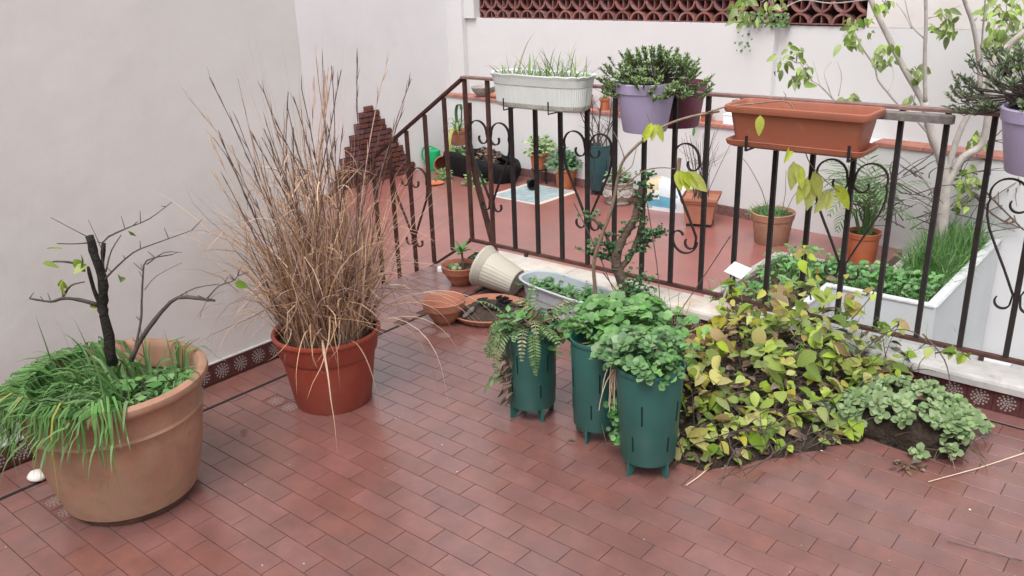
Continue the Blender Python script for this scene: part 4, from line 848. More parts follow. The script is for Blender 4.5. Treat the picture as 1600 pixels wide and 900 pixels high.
frond((-.02, .06, .02), (-.6, .3, .7), .3, .5, .045, 'fern_dry', t); frond((-.05, .03, .02), (-1, .25, .4), .27, .5, .04, 'fern_dry', t)
m = MB()
for i in range(110):
    a = R(0, 6.3); r = R(.02, .12); m.leaf((r*math.cos(a), r*math.sin(a), R(0, .06)), rdir(0, 6.3, -.6, .9), rdir(), R(.03, .07), R(.012, .025), fold=.4)
for a in (4.3, 4.6, 3.7):
    for i in range(16): m.leaf((.108*math.cos(a)+R(-.01, .01), .108*math.sin(a)+R(-.01, .01), -.01-.017*i), rdir(a-.8, a+.8, -1.3, .1), rdir(), R(.03, .055), R(.01, .02), fold=.5)
stuff(m.build('dead_leaves', MT['litter'], t))
m = MB()
for i in range(90):
    a = R(0, 6.3); r = R(.02, .13); m.leaf((r*math.cos(a), r*math.sin(a), R(.01, .07)), rdir(0, 6.3, -.3, .9), rdir(0, 6.3, .3, 1.5), R(.025, .06), R(.012, .022), fold=.3)
stuff(m.build('green_leaves', MT['weed'], t))

# leafy herbs in the middle tube and behind
t = thing('herb', 'bright green lobed herb filling the middle tube and spreading back', 'plant', (-1.73, 2.56, .37))
m = MB()
for i in range(760):
    x, y = random.gauss(0, .13), random.gauss(.10, .18)
    if abs(x) > .27 or y < -.1 or y > .55: continue
    z = .10*math.exp(-((x/.2)**2+((y-.1)/.3)**2))+R(-.09, .05)-max(0, y-.25)*.35
    c = Vector((x, y, z)); nn = Vector((R(-.5, .5), R(-.8, .2), 1))
    if i % 3 == 0:
        for k in range(3):
            a = k*2.09+i; m.disc_leaf(c+Vector((math.cos(a), math.sin(a), 0))*.016, nn, R(.014, .022), n=6)
    else: m.leaf(c, rdir(0, 6.3, -.5, .5), nn+rdir()*.5, R(.025, .05), R(.018, .034), fold=.35, droop=.3, peak=.5)
for i in range(60):
    b = Vector((R(-.1, .1), R(-.1, .45), -.1)); m.tube([b, b+Vector((R(-.05, .05), R(-.05, .05), R(.1, .2)))], .0015, .001, 4)
stuff(m.build('foliage', MT['clover'], t))
# paddle leaved succulent in the front tube
def rosette_mesh(n, L, mtl, up0=.15):
    q = MB()
    for ring, (k, e, s) in enumerate(((n, up0, 1.0), (max(3, n-2), .6, .72), (3, 1.1, .45))):
        for i in range(k):
            a = 2*PI*i/k+ring*.6+R(-.1, .1); d = Vector((math.cos(a)*math.cos(e), math.sin(a)*math.cos(e), math.sin(e))); q.leaf((0, 0, .004*ring), d, (0, 0, 1), L*s, L*s*.78, fold=.12, droop=.2, peak=.62, seg=4)
    return q.mesh('rosette', MT[mtl], True)
ROS = [rosette_mesh(k, 1.0, 'sedum', u) for k, u in ((5, .1), (6, .25), (4, 0), (5, .4))]
ROSJ = [rosette_mesh(k, 1.0, 'jadepad', u) for k, u in ((4, .3), (5, .5), (4, .1))]
ROSF = [rosette_mesh(k, 1.0, 'sedum', u) for k, u in ((4, .05), (3, .0), (4, .2), (2, .1))]
ROSG = [rosette_mesh(k, 1.0, 'jade', u) for k, u in ((5, .1), (6, .25))]
t = thing('paddle_succulent', 'grey green round leaved succulent brimming from the frontmost tube', 'succulent', (-1.43, 2.41, .40))
for i in range(62):
    a = R(0, 6.3); r = .17*math.sqrt(random.random()); x, y = r*math.cos(a)-.035, r*math.sin(a)+.01
    z = .085*(1-(r/.17)**2)+R(0, .05)
    inst('rosette', random.choice(ROSJ), t, (x, y, z), frame((R(-1, 1), R(-1, 1), 0), (x*3+R(-.3, .3), y*3+R(-.9, .1), .9)) , R(.026, .044))
m = MB()
for i in range(260):
    x, y = R(-.17, .12), R(-.11, .16)
    if x*x+y*y > .025: continue
    m.leaf((x, y, R(0, .09)), rdir(0, 6.3, -.2, .8), rdir(0, 6.3, .4, 1.5), R(.02, .035), R(.018, .03), fold=.15, peak=.6)
for i in range(30):
    b = Vector((R(-.08, .08), R(-.08, .08), -.03)); m.tube([b, b+Vector((R(-.05, .05), R(-.05, .05), .1))], .003, .002, 5)
stuff(m.build('foliage', MT['clover'], t))
t = thing('hanging_sprig', 'small green leafy sprig hanging between the two front tubes', 'plant', (-1.535, 2.40, .16))
m = MB(); m.tube([(0.03, .03, .2), (0, 0, .1), (0, -.02, 0), (0, -.03, -.06)], .003, .002, 5); m.build('stem', MT['twig'], t); m = MB()
for i in range(150):
    z = R(-.07, .10); c = Vector((random.gauss(0, .018), random.gauss(-.02, .014), z)); m.disc_leaf(c, (R(-.5, 1), R(-1.2, -.2), R(.2, 1)), R(.008, .015), n=6)
stuff(m.build('foliage', MT['weed'], t))
m = MB()
for i in range(16): m.tube(blade_pts((-1.555+R(-.015, .015), 2.375+R(-.01, .01), .40), (R(-.2, .2), R(-.4, -.1), -.4), R(.08, .19), .7, 5), .0025, .001, 4)
tag(m.build('dry_roots', MT['straw'], None), 'pale dry stems hanging down beside the frontmost tube', 'dry stems')

# gnarled bush, long arching stem with lime leaves
t = thing('gnarled_bush', 'gnarled brown bush with tiny round leaves before the railing', 'shrub')
for i, (p, a, b) in enumerate(TRUNK):
    if i == 0: p = [(p[0][0], p[0][1], .12)]+list(p[1:])
    m = MB(); m.tube(smooth_path(p, 4), a, b, 9 if a > .01 else 5, rough=.4); m.build('trunk' if a > .01 else 'branch', MT['bark_brown'], t, smooth=True)
m = MB()
for (p, a, b) in TRUNK:
    P = smooth_path(p, 5)
    for k in range(34):
        q = P[int(R(.25, 1)*(len(P)-1))]; d = rdir(0, 6.3, -.4, .8); L = R(.02, .07); m.tube([q, q+d*L], .0013, .0008, 4)
        for j in range(6): m.disc_leaf(q+d*L*R(.3, 1)+rdir()*.006, rdir(), R(.005, .0095), n=6)
stuff(m.build('foliage', MT['jade'], t))
m = MB()
for i in range(300):
    m.disc_leaf((-2.12+random.gauss(0, .05), 3.42+random.gauss(0, .04), .24+random.gauss(0, .05)), rdir(), R(.006, .012), n=6)
stuff(m.build('foliage', MT['jade'], t))
stem_o = None
t = thing('arching_stem', 'thin pale stem arching over the clay trough with lime leaves', 'branch')
for i, (p, a, b) in enumerate(STEMS):
    if i == 0: p = [(p[0][0]+.0, p[0][1]+.02, .14)]+list(p)
    m = MB(); m.tube(smooth_path(p, 4), a, b, 8 if a > .006 else 5, rough=.15); so = m.build('stem' if i == 0 else 'twig', MT['stem'], t, smooth=True); stem_o = so if i == 0 else stem_o
for (a, b) in BIG_LEAVES:
    a, b = Vector(a), Vector(b); o = inst('leaf', LEAF['bauhinia'][random.choice((0, 2))], stem_o, a, frame(b-a, (.5+R(-.3, .3), -.75, .3+R(-.2, .2))), (b-a).length); o.scale = ((b-a).length*.72, (b-a).length, (b-a).length)
t = thing('thin_canes', 'thin bare canes leaning across the railing behind the tubes', 'twigs')
for p in (((-2.55, 3.5, .6), (-2.35, 3.42, .4), (-2.1, 3.3, .12)), ((-2.1, 3.45, .75), (-1.98, 3.38, .4), (-1.9, 3.3, .12)), ((-1.75, 3.66, .52), (-1.85, 3.58, .3), (-1.92, 3.5, .14)), ((-2.3, 3.4, .3), (-2.05, 3.3, .15), (-1.9, 3.15, .08))):
    m = MB(); m.tube(smooth_path(p, 5), .003, .002, 5, rough=.2); m.build('cane', MT['twig'], t)

# plant label on a stick
t = thing('plant_label', 'blank white plant label on a pale stick by the railing', 'label', (-1.715, 3.545, .138))
m = MB(); m.tube([(0, 0, -.1), (.0, 0, .1), (.035, .025, .235)], .006, .005, 6); m.build('stick', MT['stick_white'], t)
m = MB(); m.bev(-.046, .046, -.046, .046, -.002, .002, .001); o = m.build('card', MT['paper'], t); o.matrix_basis = Matrix.Translation((.05, .036, .249)) @ frame((-.65, .76, .35), (.22, -.35, .9)).to_4x4() @ Matrix.Rotation(PI/4, 4, 'Z')

# sprawling yellow green vine
t = thing('vine', 'sprawling vine with yellow and lime leaves piled against the kerb', 'vine')
def ground_h(x, y):
    """height of the heap of stems: low in front, high against the kerb"""
    fr = 2.48 if x < -1.25 else 2.48+(x+1.25)*1.45
    k = max(0, min(1, (y-fr)/1.0)); e = math.exp(-((x+1.27)/.42)**2)
    return (.03+.44*k)*(.4+.6*e)*(.75+.35*noise.noise(Vector((x*5, y*5, 4))))
def inside(x, y):
    if y > 3.66: return False
    fr = 2.50 if x < -1.25 else 2.50+(x+1.25)*1.45         # front edge moves back towards the right
    return y > fr and (-1.72 if y > 2.9 else -1.42-.6*(y-2.5)) < x < -.86
P_in = []
while len(P_in) < 2600:
    x, y = R(-1.8, -.8), R(2.4, 3.7)
    if inside(x, y): P_in.append((x, y))
m = MB(); nx, ny = 40, 40; vs = []                         # heap of dead stems and litter under the leaves
for i in range(nx+1):
    for j in range(ny+1):
        x = -1.78+.98*i/nx; y = 2.46+1.12*j/ny; ins = inside(x, y) and y < 3.57
        h = ground_h(x, y)*.42*(1 if ins else 0); vs.append((x, y, max(.002, h+(.03*noise.noise(Vector((x*22, y*22, 3))) if ins else -.03)) if ins else -.02))
m.add(vs, [(i*(ny+1)+j, (i+1)*(ny+1)+j, (i+1)*(ny+1)+j+1, i*(ny+1)+j+1) for i in range(nx) for j in range(ny)]); m.build('litter_heap', MT['heap'], t)
m = MB()
for (x, y) in P_in[:420]:
    h = ground_h(x, y)*R(.4, .8); m.leaf((x, y, h), rdir(0, 6.3, -.4, .5), rdir(0, 6.3, .2, 1.5), R(.04, .075), R(.02, .04), fold=.6, droop=.3)
stuff(m.build('dead_leaves', MT['litter'], t))
m = MB()
for (x, y) in P_in[420:640]:
    h = ground_h(x, y); b = Vector((x, y, h*R(.3, .8))); m.tube(blade_pts(b, rdir(0, 6.3, .1, 1.2), R(.06, .22), .3, 4, .15), .0022, .0012, 4)
for i in range(26):
    y = R(2.6, 3.3); x = R(-1.55, -1.0); m.tube(smooth_path([(x, y, .1), (x+R(-.2, .1), y-.12, .12), (x+R(-.3, .1), y-.25, .05)], 3), .003, .0015, 4)
stuff(m.build('stems', MT['twig'], t))
cnt = 0; viewdir = Vector((.55, -.62, .55))
for (x, y) in P_in[700:1000]:
    h = ground_h(x, y); L = R(.036, .095); k = (x+1.75)/.9
    right = x > -1.25; q = random.random(); kind = 'vine' if q < (.74 if right else .58) else ('vine_yellow' if q < (.93 if right else .84) else 'vine_brown')
    if cnt >= 285: break
    nn = Vector((R(-.6, .6), R(-.9, .3), R(.5, 1.2))); put_leaf(kind, t, (x, y, h*R(.6, 1.25)+.02), rdir(-2.6, .9, -.7, .25), nn, L); cnt += 1
def scatter(name, mtl, pts, s0, s1, n0=.5):
    m = MB()
    for (x, y) in pts:
        h = ground_h(x, y); m.leaf((x, y, h*R(.5, 1.15)+.01), rdir(0, 6.3, -.6, .3), (R(-.6, .6), R(-.9, .3), R(n0, 1.2)), R(s0, s1), R(s0, s1)*.62, fold=R(.1, .4), droop=R(.1, .35))
    stuff(m.build(name, MT[mtl], t))
scatter('green_leaves', 'vine', [p for p in P_in[1000:1420] if p[0] > -1.4 or random.random() < .4], .035, .065); scatter('yellow_leaves', 'vine_yellow', P_in[1700:1800], .035, .065); scatter('brown_leaves', 'vine_brown', [p for p in P_in[1900:1960] if p[0] < -1.2], .03, .05)
def shoot(P, n, kinds, L=(.04, .06)):
    m = MB(); S = smooth_path(P, 4); m.tube(S, .0035, .0015, 5, rough=.2); sh = m.build('shoot', MT['bark_brown'], t)
    for i in range(n):
        q = S[int(R(.35, 1)*(len(S)-1))]; put_leaf(random.choice(kinds), sh, q+rdir(0, 6.3, 0, .5)*.01, rdir(0, 6.3, -.9, .2), (R(-.5, .5), -.6, .8), R(*L))
shoot([(-1.28, 3.5, .35), (-1.33, 3.56, .46), (-1.36, 3.6, .56)], 12, ('vine', 'vine', 'vine_yellow'))
shoot([(-1.02, 3.35, .2), (-.93, 3.42, .31), (-.84, 3.44, .33), (-.74, 3.42, .28)], 2, ('vine',))
shoot([(-.80, 3.44, .33), (-.70, 3.40, .26), (-.66, 3.36, .16), (-.7, 3.34, .08)], 1, ('vine',)); shoot([(-.74, 3.42, .27), (-.67, 3.45, .29), (-.62, 3.46, .26)], 11, ('vine', 'vine', 'vine_yellow'), (.04, .06))
shoot([(-1.1, 3.5, .3), (-1.06, 3.58, .38), (-1.04, 3.6, .44)], 5, ('vine_brown', 'vine'), (.035, .05)); shoot([(-.98, 3.45, .24), (-.93, 3.52, .30), (-.9, 3.55, .33)], 6, ('vine', 'vine_brown'), (.035, .05))
shoot([(-1.6, 3.5, .2), (-1.66, 3.52, .28), (-1.68, 3.52, .34)], 7, ('vine', 'vine_yellow'), (.03, .045))
shoot([(-.72, 3.1, .12), (-.62, 3.22, .1), (-.55, 3.38, .14)], 3, ('vine_yellow', 'vine'), (.035, .05)); 
m = MB()
for i in range(260):                                       # feathery green between the leaves
    b = Vector((-1.1+random.gauss(0, .16), 3.42+random.gauss(0, .1), R(.18, .32))); m.ribbon(blade_pts(b, rdir(0, 6.3, .2, 1.3), R(.04, .1), .4, 4, .1), R(.002, .004), rdir(0, 6.3, 0, .4))
stuff(m.build('feathery_leaves', MT['weed'], t))

# black fabric bag with round leaved succulent
t = thing('grow_bag', 'black soil filled grow bag lying at right end of vine', 'planter', (-.775, 3.23, 0), -.12)
m = MB(); n, kk = 36, 9; vs = []
for j in range(kk+1):
    e = PI/2*j/kk
    for i in range(n):
        a = 2*PI*i/n; c, s = math.cos(a), math.sin(a); rr = math.cos(e)**.45
        vs.append((.235*rr*math.copysign(abs(c)**.7, c), .15*rr*math.copysign(abs(s)**.7, s), .115*math.sin(e)**.9))
vs = [Vector(v)+Vector(v).normalized()*(.03*noise.noise(Vector(v)*12)+.016*noise.noise(Vector(v)*38)) if v[2] > .01 else Vector(v) for v in vs]
m.add(vs, [(j*n+i, j*n+(i+1) % n, (j+1)*n+(i+1) % n, (j+1)*n+i) for j in range(kk) for i in range(n)]); m.build('bag', MT['heap'], t, smooth=True)
m = MB(); m.lathe([(.19, 0), (.15, .03), (.08, .05), (.002, .055)], 24, sx=1.2); m.v = [(a*1.05, b*.62, c*.6+.085+.015*noise.noise(Vector((a*30, b*30, 1)))) for a, b, c in m.v]; m.build('soil', MT['soil'], t, smooth=True)
t = thing('round_leaf_succulent', 'pale green round leaved succulent trailing over the black bag', 'succulent', (-.76, 3.22, 0), -.12)
for i in range(125):
    x, y = R(-.3, .25), R(-.16, .17); z = .135*max(.1, (1-(x/.32)**2-(y/.24)**2))+.02
    if y < -.13 and random.random() < .5: continue
    inst('rosette', random.choice(ROSF), t, (x, y, z+R(0, .05)), frame((R(-1, 1), R(-1, 1), 0), (x*2+R(-.4, .4), y*3-.5+R(-.4, .2), .9)), R(.03, .046))
for x, y, z, s in ((-.13, -.155, .06, .045), (-.17, -.165, .11, .04), (-.2, -.15, .05, .036), (.12, -.17, .035, .04), (.22, -.12, .06, .035), (-.05, -.14, .12, .04)):
    inst('rosette', ROSF[0], t, (x, y, z), frame((1, .1, 0), (R(-.3, .3), -1, .7)), s)
m = MB()
for i in range(40): m.tube(blade_pts((R(.1, .27), R(-.16, .05), R(.02, .1)), rdir(0, 6.3, -.6, .4), R(.04, .12), .3, 4, .2), .002, .001, 4)
stuff(m.build('dry_stems', MT['litter'], t))
# litter on the tiles
def litter(name, label, cat, b, build): tag(build, label, cat)
m = MB()
for i in range(16): m.leaf((R(-.05, .05), R(-.03, .03), .004), rdir(0, 6.3, .0, .5), rdir(), R(.02, .05), R(.01, .02), fold=.6)
tag(m.build('dead_leaf_clump', MT['litter'], None, loc=(-.66, 2.96, .002)), 'curled brown dead leaves on tiles before the black bag', 'dead leaves')
for lab, (x, y), L, a in (('single curled brown leaf on tiles beside the large pot', (-2.884, 1.633), .035, 1.2), ('tiny brown leaf on tiles between the green tubes', (-1.776, 2.379), .035, .4), ('fallen yellow brown leaf near kerb at the right', (-.59, 3.50), .05, .5)):
    m = MB(); m.leaf((0, 0, .004), (math.cos(a), math.sin(a), .05), (0, 0, 1), L, L*.5, fold=.7, droop=-.1); tag(m.build('fallen_leaf', MT['vine_brown'] if 'yellow' in lab else MT['litter'], None, loc=(x, y, .002)), lab, 'leaf')
for lab, p, r in (('short straw on the tiles by the frontmost tube', ((-1.242, 2.531, .006), (-1.245, 2.45, .005), (-1.253, 2.382, .005)), .003), ('long pale straw on the tiles at the right', ((-.365, 3.30, .012), (-.47, 3.1, .01), (-.589, 2.906, .006)), .0024), ('thin dark straw near the lower right corner', ((-.16, 2.64, .012), (-.3, 2.61, .01), (-.445, 2.595, .005)), .0018)):
    m = MB(); m.tube(p, r, r*.7, 5); tag(m.build('straw', MT['straw'] if 'pale' in lab or 'short' in lab else MT['twig'], None), lab, 'straw')
m = MB(); m.lathe([(.001, 0), (.03, .004), (.036, .014), (.024, .026), (.001, .03)], 14, sx=1.2); m.v = [(a+.006*noise.noise(Vector((a*60, b*60, c*60))), b, c) for a, b, c in m.v]; tag(m.build('pebble', MT['stone'], None, True, loc=(-3.215, .972, .001)), 'lone white stone on tiles left of the large pot', 'stone')
for i, (x, y) in enumerate(((-.97, 3.12), (-1.02, 3.16), (-.93, 3.08))):
    m = MB(); m.leaf((0, 0, .005), rdir(0, 6.3, .1, .5), rdir(), .07, .05, fold=.7, droop=.3); tag(m.build('withered_leaf', MT['litter'], None, loc=(x, y, .004)), ('withered brown leaf on tiles at front of the vine', 'withered brown leaf tucked furthest left under the vine', 'withered brown leaf between the vine and black bag')[i], 'leaf', 'withered leaves under the vine')
# ------------------------------------------------------------------ lower patio
def fp(name, label, x, y, h, r0, r1, mtl='clay_far', rim=.05, z=PZ, soil=True): return pot(name, label, x, y, z, rimmed(r0, r1, h, rim, .012, .014), MT[mtl], h-.03 if soil else None, r1-.016, 36)
fp('round_pot', 'round terracotta pot with feathery green herbs against the back wall', -3.10, 7.33, .29, .15, .20, 'terracotta', .07)
fp('round_pot', 'orange pot holding a small palm beside the planting bed', -2.25, 7.24, .265, .112, .142)
fp('round_pot', 'orange pot of glossy leaves standing before the back wall', -5.95, 8.0, .235, .10, .135, 'clay_far', .04)
st_ = thing('pot_stand', 'low dark metal stand carrying a small orange pot', 'stand', (-6.32, 7.97, PZ))
m = MB(); m.lathe([(.085, .17), (.095, .175), (.095, .185), (.085, .19)], 20); m.build('ring', MT['wire'], st_)
for k in range(3): m = MB(); a = 2.1*k+.5; m.tube([(.09*math.cos(a), .09*math.sin(a), .18), (.075*math.cos(a), .075*math.sin(a), .09), (.095*math.cos(a), .095*math.sin(a), 0)], .011, .009); m.build('leg', MT['wire'], st_)
fp('round_pot', 'orange pot raised on a dark stand near blue tiles', -6.32, 7.97, .18, .08, .115, 'clay_far', .03, PZ+.19)
tube_planter('tall dark green tube planter against the far back wall', -5.44, 7.96, .3, .565, .105, .125, mtl='tube_far', z=PZ)
# ornate pot
op = thing('ornate_pot', 'ornate grey stone look pot with moulded garlands behind railing', 'plant pot', (-5.03, 7.73, PZ))
m = MB(); m.lathe([(.12, 0), (.135, .01), (.14, .03), (.13, .04), (.155, .08), (.165, .12), (.16, .165), (.15, .18), (.158, .19), (.158, .2), (.15, .205), (.16, .225), (.172, .24), (.174, .25), (.165, .255), (.155, .25), (.15, .2)], 40); sharp(m.build('body', MT['ornate'], op, smooth=True), 40)
m = MB(); m.lathe([(.152, .225), (.002, .23)], 30); m.build('soil', MT['soil'], op)
for k in range(8):
    a = k*PI/4; m = MB(); m.lathe([(.001, .012), (.014, .01), (.02, .004), (.022, -.004)], 10); o = m.build('boss', MT['ornate'], op, smooth=True); o.location = (.163*math.cos(a), .163*math.sin(a), .125); o.rotation_euler = (0, PI/2, a)
    m = MB(); m.tube([((.166)*math.cos(a+q*.39+.39), .166*math.sin(a+q*.39+.39), .125-.03*(1-q*q)) for q in (-.8, -.4, 0, .4, .8)], .009, .009, 6); m.build('garland', MT['ornate'], op, smooth=True)
# square pot with tray
sp_ = thing('square_pot', 'square brown pot with tall bare stems near the white sack', 'plant pot', (-3.92, 7.50, PZ), .35)
m = MB(); m.v = []
for (w0, z0, w1, z1) in ((.125, .03, .155, .24), (.168, .24, .178, .29)):
    m.add([(-w0, -w0, z0), (w0, -w0, z0), (w0, w0, z0), (-w0, w0, z0), (-w1, -w1, z1), (w1, -w1, z1), (w1, w1, z1), (-w1, w1, z1)], [(3, 2, 1, 0), (0, 1, 5, 4), (1, 2, 6, 5), (2, 3, 7, 6), (3, 0, 4, 7)])
m.build('body', MT['clay_brown'], sp_); m = MB(); m.box(-.165, .165, -.165, .165, .26, .268); m.build('soil', MT['clay_brown'], sp_)
for x in (-1, 1):
    for y in (-1, 1): m = MB(); m.box(x*.09-.03, x*.09+.03, y*.09-.03, y*.09+.03, 0, .03); m.build('foot', MT['bark_dark'], sp_)
for s in ((-.178, .178, -.184, -.1785), (-.178, .178, .1785, .184)): m = MB(); m.box(*s, .27, .297); m.build('rim', MT['clay_brown'], sp_)
bs = thing('bare_cane_plant', 'upright thin bare stems growing from the square brown pot', 'twigs', (-3.92, 7.50, PZ+.27))
m = MB()
for i in range(26): m.tube(blade_pts((R(-.1, .1), R(-.1, .1), 0), rdir(0, 6.3, 1.1, 1.57), R(.35, .75), .05, 5, .05), .004, .0015, 4)
for i in range(16): m.tube(blade_pts((R(-.1, .1), R(-.1, .1), .3), rdir(0, 6.3, .3, 1.2), R(.2, .4), -.05, 5, .08), .0022, .001, 4)
stuff(m.build('stems', MT['twig'], bs))
# herbs, palm, leafy plants
h = thing('herb', 'feathery green herb with bare stalks in the round terracotta pot', 'plant', (-3.10, 7.33, PZ+.26)); m = MB()
for i in range(420):
    a = R(0, 6.3); r = .17*math.sqrt(random.random()); b = Vector((r*math.cos(a)-.05, r*math.sin(a), 0)); m.ribbon(blade_pts(b, rdir(0, 6.3, .2, 1.4), R(.04, .14), .4, 4, .15), R(.004, .008), rdir(0, 6.3, 0, .4))
stuff(m.build('foliage', MT['weed'], h)); m = MB(); m.tube(smooth_path([(-.05, 0, 0), (-.12, 0, .2), (-.28, .02, .42), (-.36, .0, .5)], 3), .004, .002, 5); m.tube([(.08, 0, 0), (.1, 0, .2), (.09, 0, .42)], .003, .002, 5); m.tube([(.1, 0, 0), (.17, 0, .18), (.3, .0, .4)], .003, .002, 5); m.build('stalks', MT['twig'], h)
p = thing('small_palm', 'small feathery palm in an orange pot behind the railing', 'palm', (-2.25, 7.24, PZ+.24))
for i in range(9):
    m = MB(); x, y = R(-.05, .05), R(-.05, .05); m.tube([(x, y, 0), (x*2+R(-.02, .02), y*2, R(.15, .3))], .016, .009, 6, rough=.2); m.build('stem', MT['fern'], p)
for i in range(26):
    a = R(0, 6.3); P = blade_pts((R(-.06, .06), R(-.06, .06), R(.05, .2)), (math.cos(a)*R(.2, .8), math.sin(a)*R(.2, .8), 1), R(.45, .75), R(.15, .4), 14, .03); m = MB(); m.tube(P, .005, .002, 4)
    for k in range(4, 15):
        dd = (P[k]-P[k-1]).normalized(); sd = dd.cross(Vector((0, 0, 1))).normalized()
        for s in (1, -1): m.leaf(P[k], sd*s*.8+dd*.75+Vector((0, 0, -.15)), sd.cross(dd), .15*math.sin(PI*min(1, k/15*.8+.18)), .013, fold=.2, droop=.2, seg=3)
    m.build('frond', MT['fern'], p)
def leafy(name, label, c, r, n, mtl, L=(.04, .07), W=.55):
    t = thing(name, label, 'plant', c); m = MB(); s = MB()
    for i in range(n):
        d = rdir(0, 6.3, .15, 1.5); b = d*r*R(.3, 1.0); nn = (d+Vector((.3, -.5, .4))); l = R(*L); m.leaf(b, d+rdir(0, 6.3, -1, .3)*.8, nn, l, l*W, fold=.25, droop=.25)
        if i % 6 == 0: s.tube([(0, 0, -.02), b*.5+Vector((0, 0, .01)), b], .004, .002, 4)
    stuff(m.build('foliage', MT[mtl], t)); stuff(s.build('stems', MT['twig'], t)); return t
leafy('leafy_plant', 'loose leafy plant in the orange pot on the stand', (-6.32, 7.97, PZ+.36), .22, 200, 'tuft')
leafy('leafy_plant', 'dense glossy dark plant in the unraised orange pot', (-5.95, 8.0, PZ+.2), .24, 330, 'jade')
leafy('leafy_plant', 'low ferny green plant in the ornate grey pot', (-5.03, 7.73, PZ+.22), .15, 200, 'tuft_grey', (.04, .09), .25)
# shrub twigs at the ornate pot
m = MB()
for i in range(9):
    S = blade_pts((-5.4+R(-.1, .1), 7.93, PZ+.5), (R(-.6, .8), 0, 1), R(.5, .8), .05, 6, .15); m.tube(S, .008, .003, 5)
    for k in range(5): m.tube(blade_pts(random.choice(S[2:]), rdir(0, 6.3, .2, 1.2), R(.1, .25), 0, 3, .1), .003, .001, 4)
o = m.build('bare_bush', MT['twig'], None); tag(o, 'bare twiggy bush growing from the far dark tube', 'shrub')
# sack
sk_ = thing('sack', 'white plastic sack with blue print slumped on the patio', 'sack', (-4.48, 7.85, PZ), .1)
m = MB(); n, kk = 28, 12; vs = []
for j in range(kk+1):
    e = PI/2*j/kk
    for i in range(n):
        a = 2*PI*i/n; c, s = math.cos(a), math.sin(a); rr = math.cos(e)**.5; v = Vector((.30*rr*math.copysign(abs(c)**.7, c)-.08*math.sin(e), .15*rr*math.copysign(abs(s)**.7, s), .30*math.sin(e)))
        vs.append(v+v.normalized()*.03*noise.noise(v*9+Vector((3, 0, 0))) if v.z > .01 else v)
m.add(vs, [(j*n+i, j*n+(i+1) % n, (j+1)*n+(i+1) % n, (j+1)*n+i) for j in range(kk) for i in range(n)])
for k, fc in enumerate(m.f):
    c = sum((Vector(m.v[i]) for i in fc), Vector())/len(fc)
    if c.y < 0 and -.18 < c.x < .14 and .05 < c.z < .14+.08*noise.noise(c*9): m.m[k] = 1
    elif c.x < -.1 and c.z > .14: m.m[k] = 2
m.build('bag', [MT['sack'], MT['sack_blue'], MT['sack_tan']], sk_, smooth=True)
m = MB(); m.bev(-.018, .018, -.01, .01, 0, .30, .004); o = m.build('wooden_stake', MT['stem'], None, loc=(-4.40, 7.86, PZ+.26)); o.rotation_euler = (.1, .15, 0); tag(o, 'flat brown wooden stake standing in the white sack', 'stake')
# blue tile panel in the floor
rg = thing('tile_panel', 'worn blue tile panel with cream border set in patio floor', 'tiles', (0, 0, PZ+.004)); rg.location = (-6.08, 7.55, PZ)
m = MB(); m.bev(-.38, .38, -.36, .36, -.02, .004, .001); m.build('border', MT['rug_edge'], rg)
tm = MB(); tm.bev(-.076, .076, -.08, .08, 0, .009, .002); t_me = tm.mesh('tile', MT['rug'])
for i in range(4):
    for j in range(4): inst('tile', t_me, rg, (-.235+.157*i, -.248+.165*j, 0))
rg.rotation_euler = (0, 0, -.04)
# black fabric planter
bp_ = thing('fabric_planter', 'long black fabric planter lying along the far back wall', 'planter', (-7.15, 7.87, PZ), -.05)
m = MB(); oval_loft(m, [(.52, .19, 0), (.58, .22, .10), (.60, .235, .24), (.585, .225, .30), (.56, .205, .30), (.55, .195, .24)], 48)
m.v = [(x+.02*noise.noise(Vector((x*9, y*9, z*9))), y+.03*noise.noise(Vector((x*8, y*8, z*8+5))), z+(.05*noise.noise(Vector((x*6, y*6, 2)))-.14*max(0, x)**1.0*(z > .2) if z > .05 else 0)) for x, y, z in m.v]; m.build('bag', MT['black'], bp_, smooth=True)
m = MB(); oval_loft(m, [(.54, .2, .15), (.02, .01, .17)]); m.v = [(x, y, z-.08*max(0, x)) for x, y, z in m.v]; m.build('soil', MT['soil'], bp_)
leafy('ground_plant', 'small green plant growing at left end of black planter', (-7.5, 7.82, PZ+.22), .14, 110, 'tree_leaf_dark'); leafy('ground_plant', 'green weeds on the floor before the black planter', (-6.95, 7.52, PZ), .15, 110, 'weed', (.03, .06)); leafy('ground_plant', 'green weeds by the lying brown pot', (-7.45, 7.52, PZ), .13, 80, 'weed', (.03, .06)); leafy('ground_plant', 'brown withered plant in middle of the black planter', (-7.0, 7.85, PZ+.2), .2, 90, 'litter', (.04, .08))
# watering can, pot lying, saucer, dark pot lying
wc = thing('watering_can', 'bright green plastic watering can by the far white wall', 'watering can', (-7.98, 7.86, PZ), .5)
m = MB(); m.lathe([(.10, 0), (.105, .01), (.092, .24), (.088, .255), (.05, .275), (.002, .275)], 28); sharp(m.build('body', MT['can'], wc, smooth=True), 40)
m = MB(); m.tube(smooth_path([(.09, 0, .06), (.18, 0, .2), (.24, 0, .33)], 4), .022, .014, 10); m.build('spout', MT['can'], wc, smooth=True)
m = MB(); m.tube(smooth_path([(-.09, 0, .08), (-.15, 0, .17), (-.13, 0, .28), (-.04, 0, .31), (.05, 0, .27)], 4), .012, .012, 8); m.build('handle', MT['can'], wc, smooth=True)
lp = fp('round_pot', 'brown clay pot lying on its side before the watering can', -7.76, 7.76, .2, .085, .125, 'clay_brown', .04, PZ+.118, soil=False); lp.rotation_euler = (PI/2, 0, .75); lp.location = (-7.80, 7.86, PZ+.121)
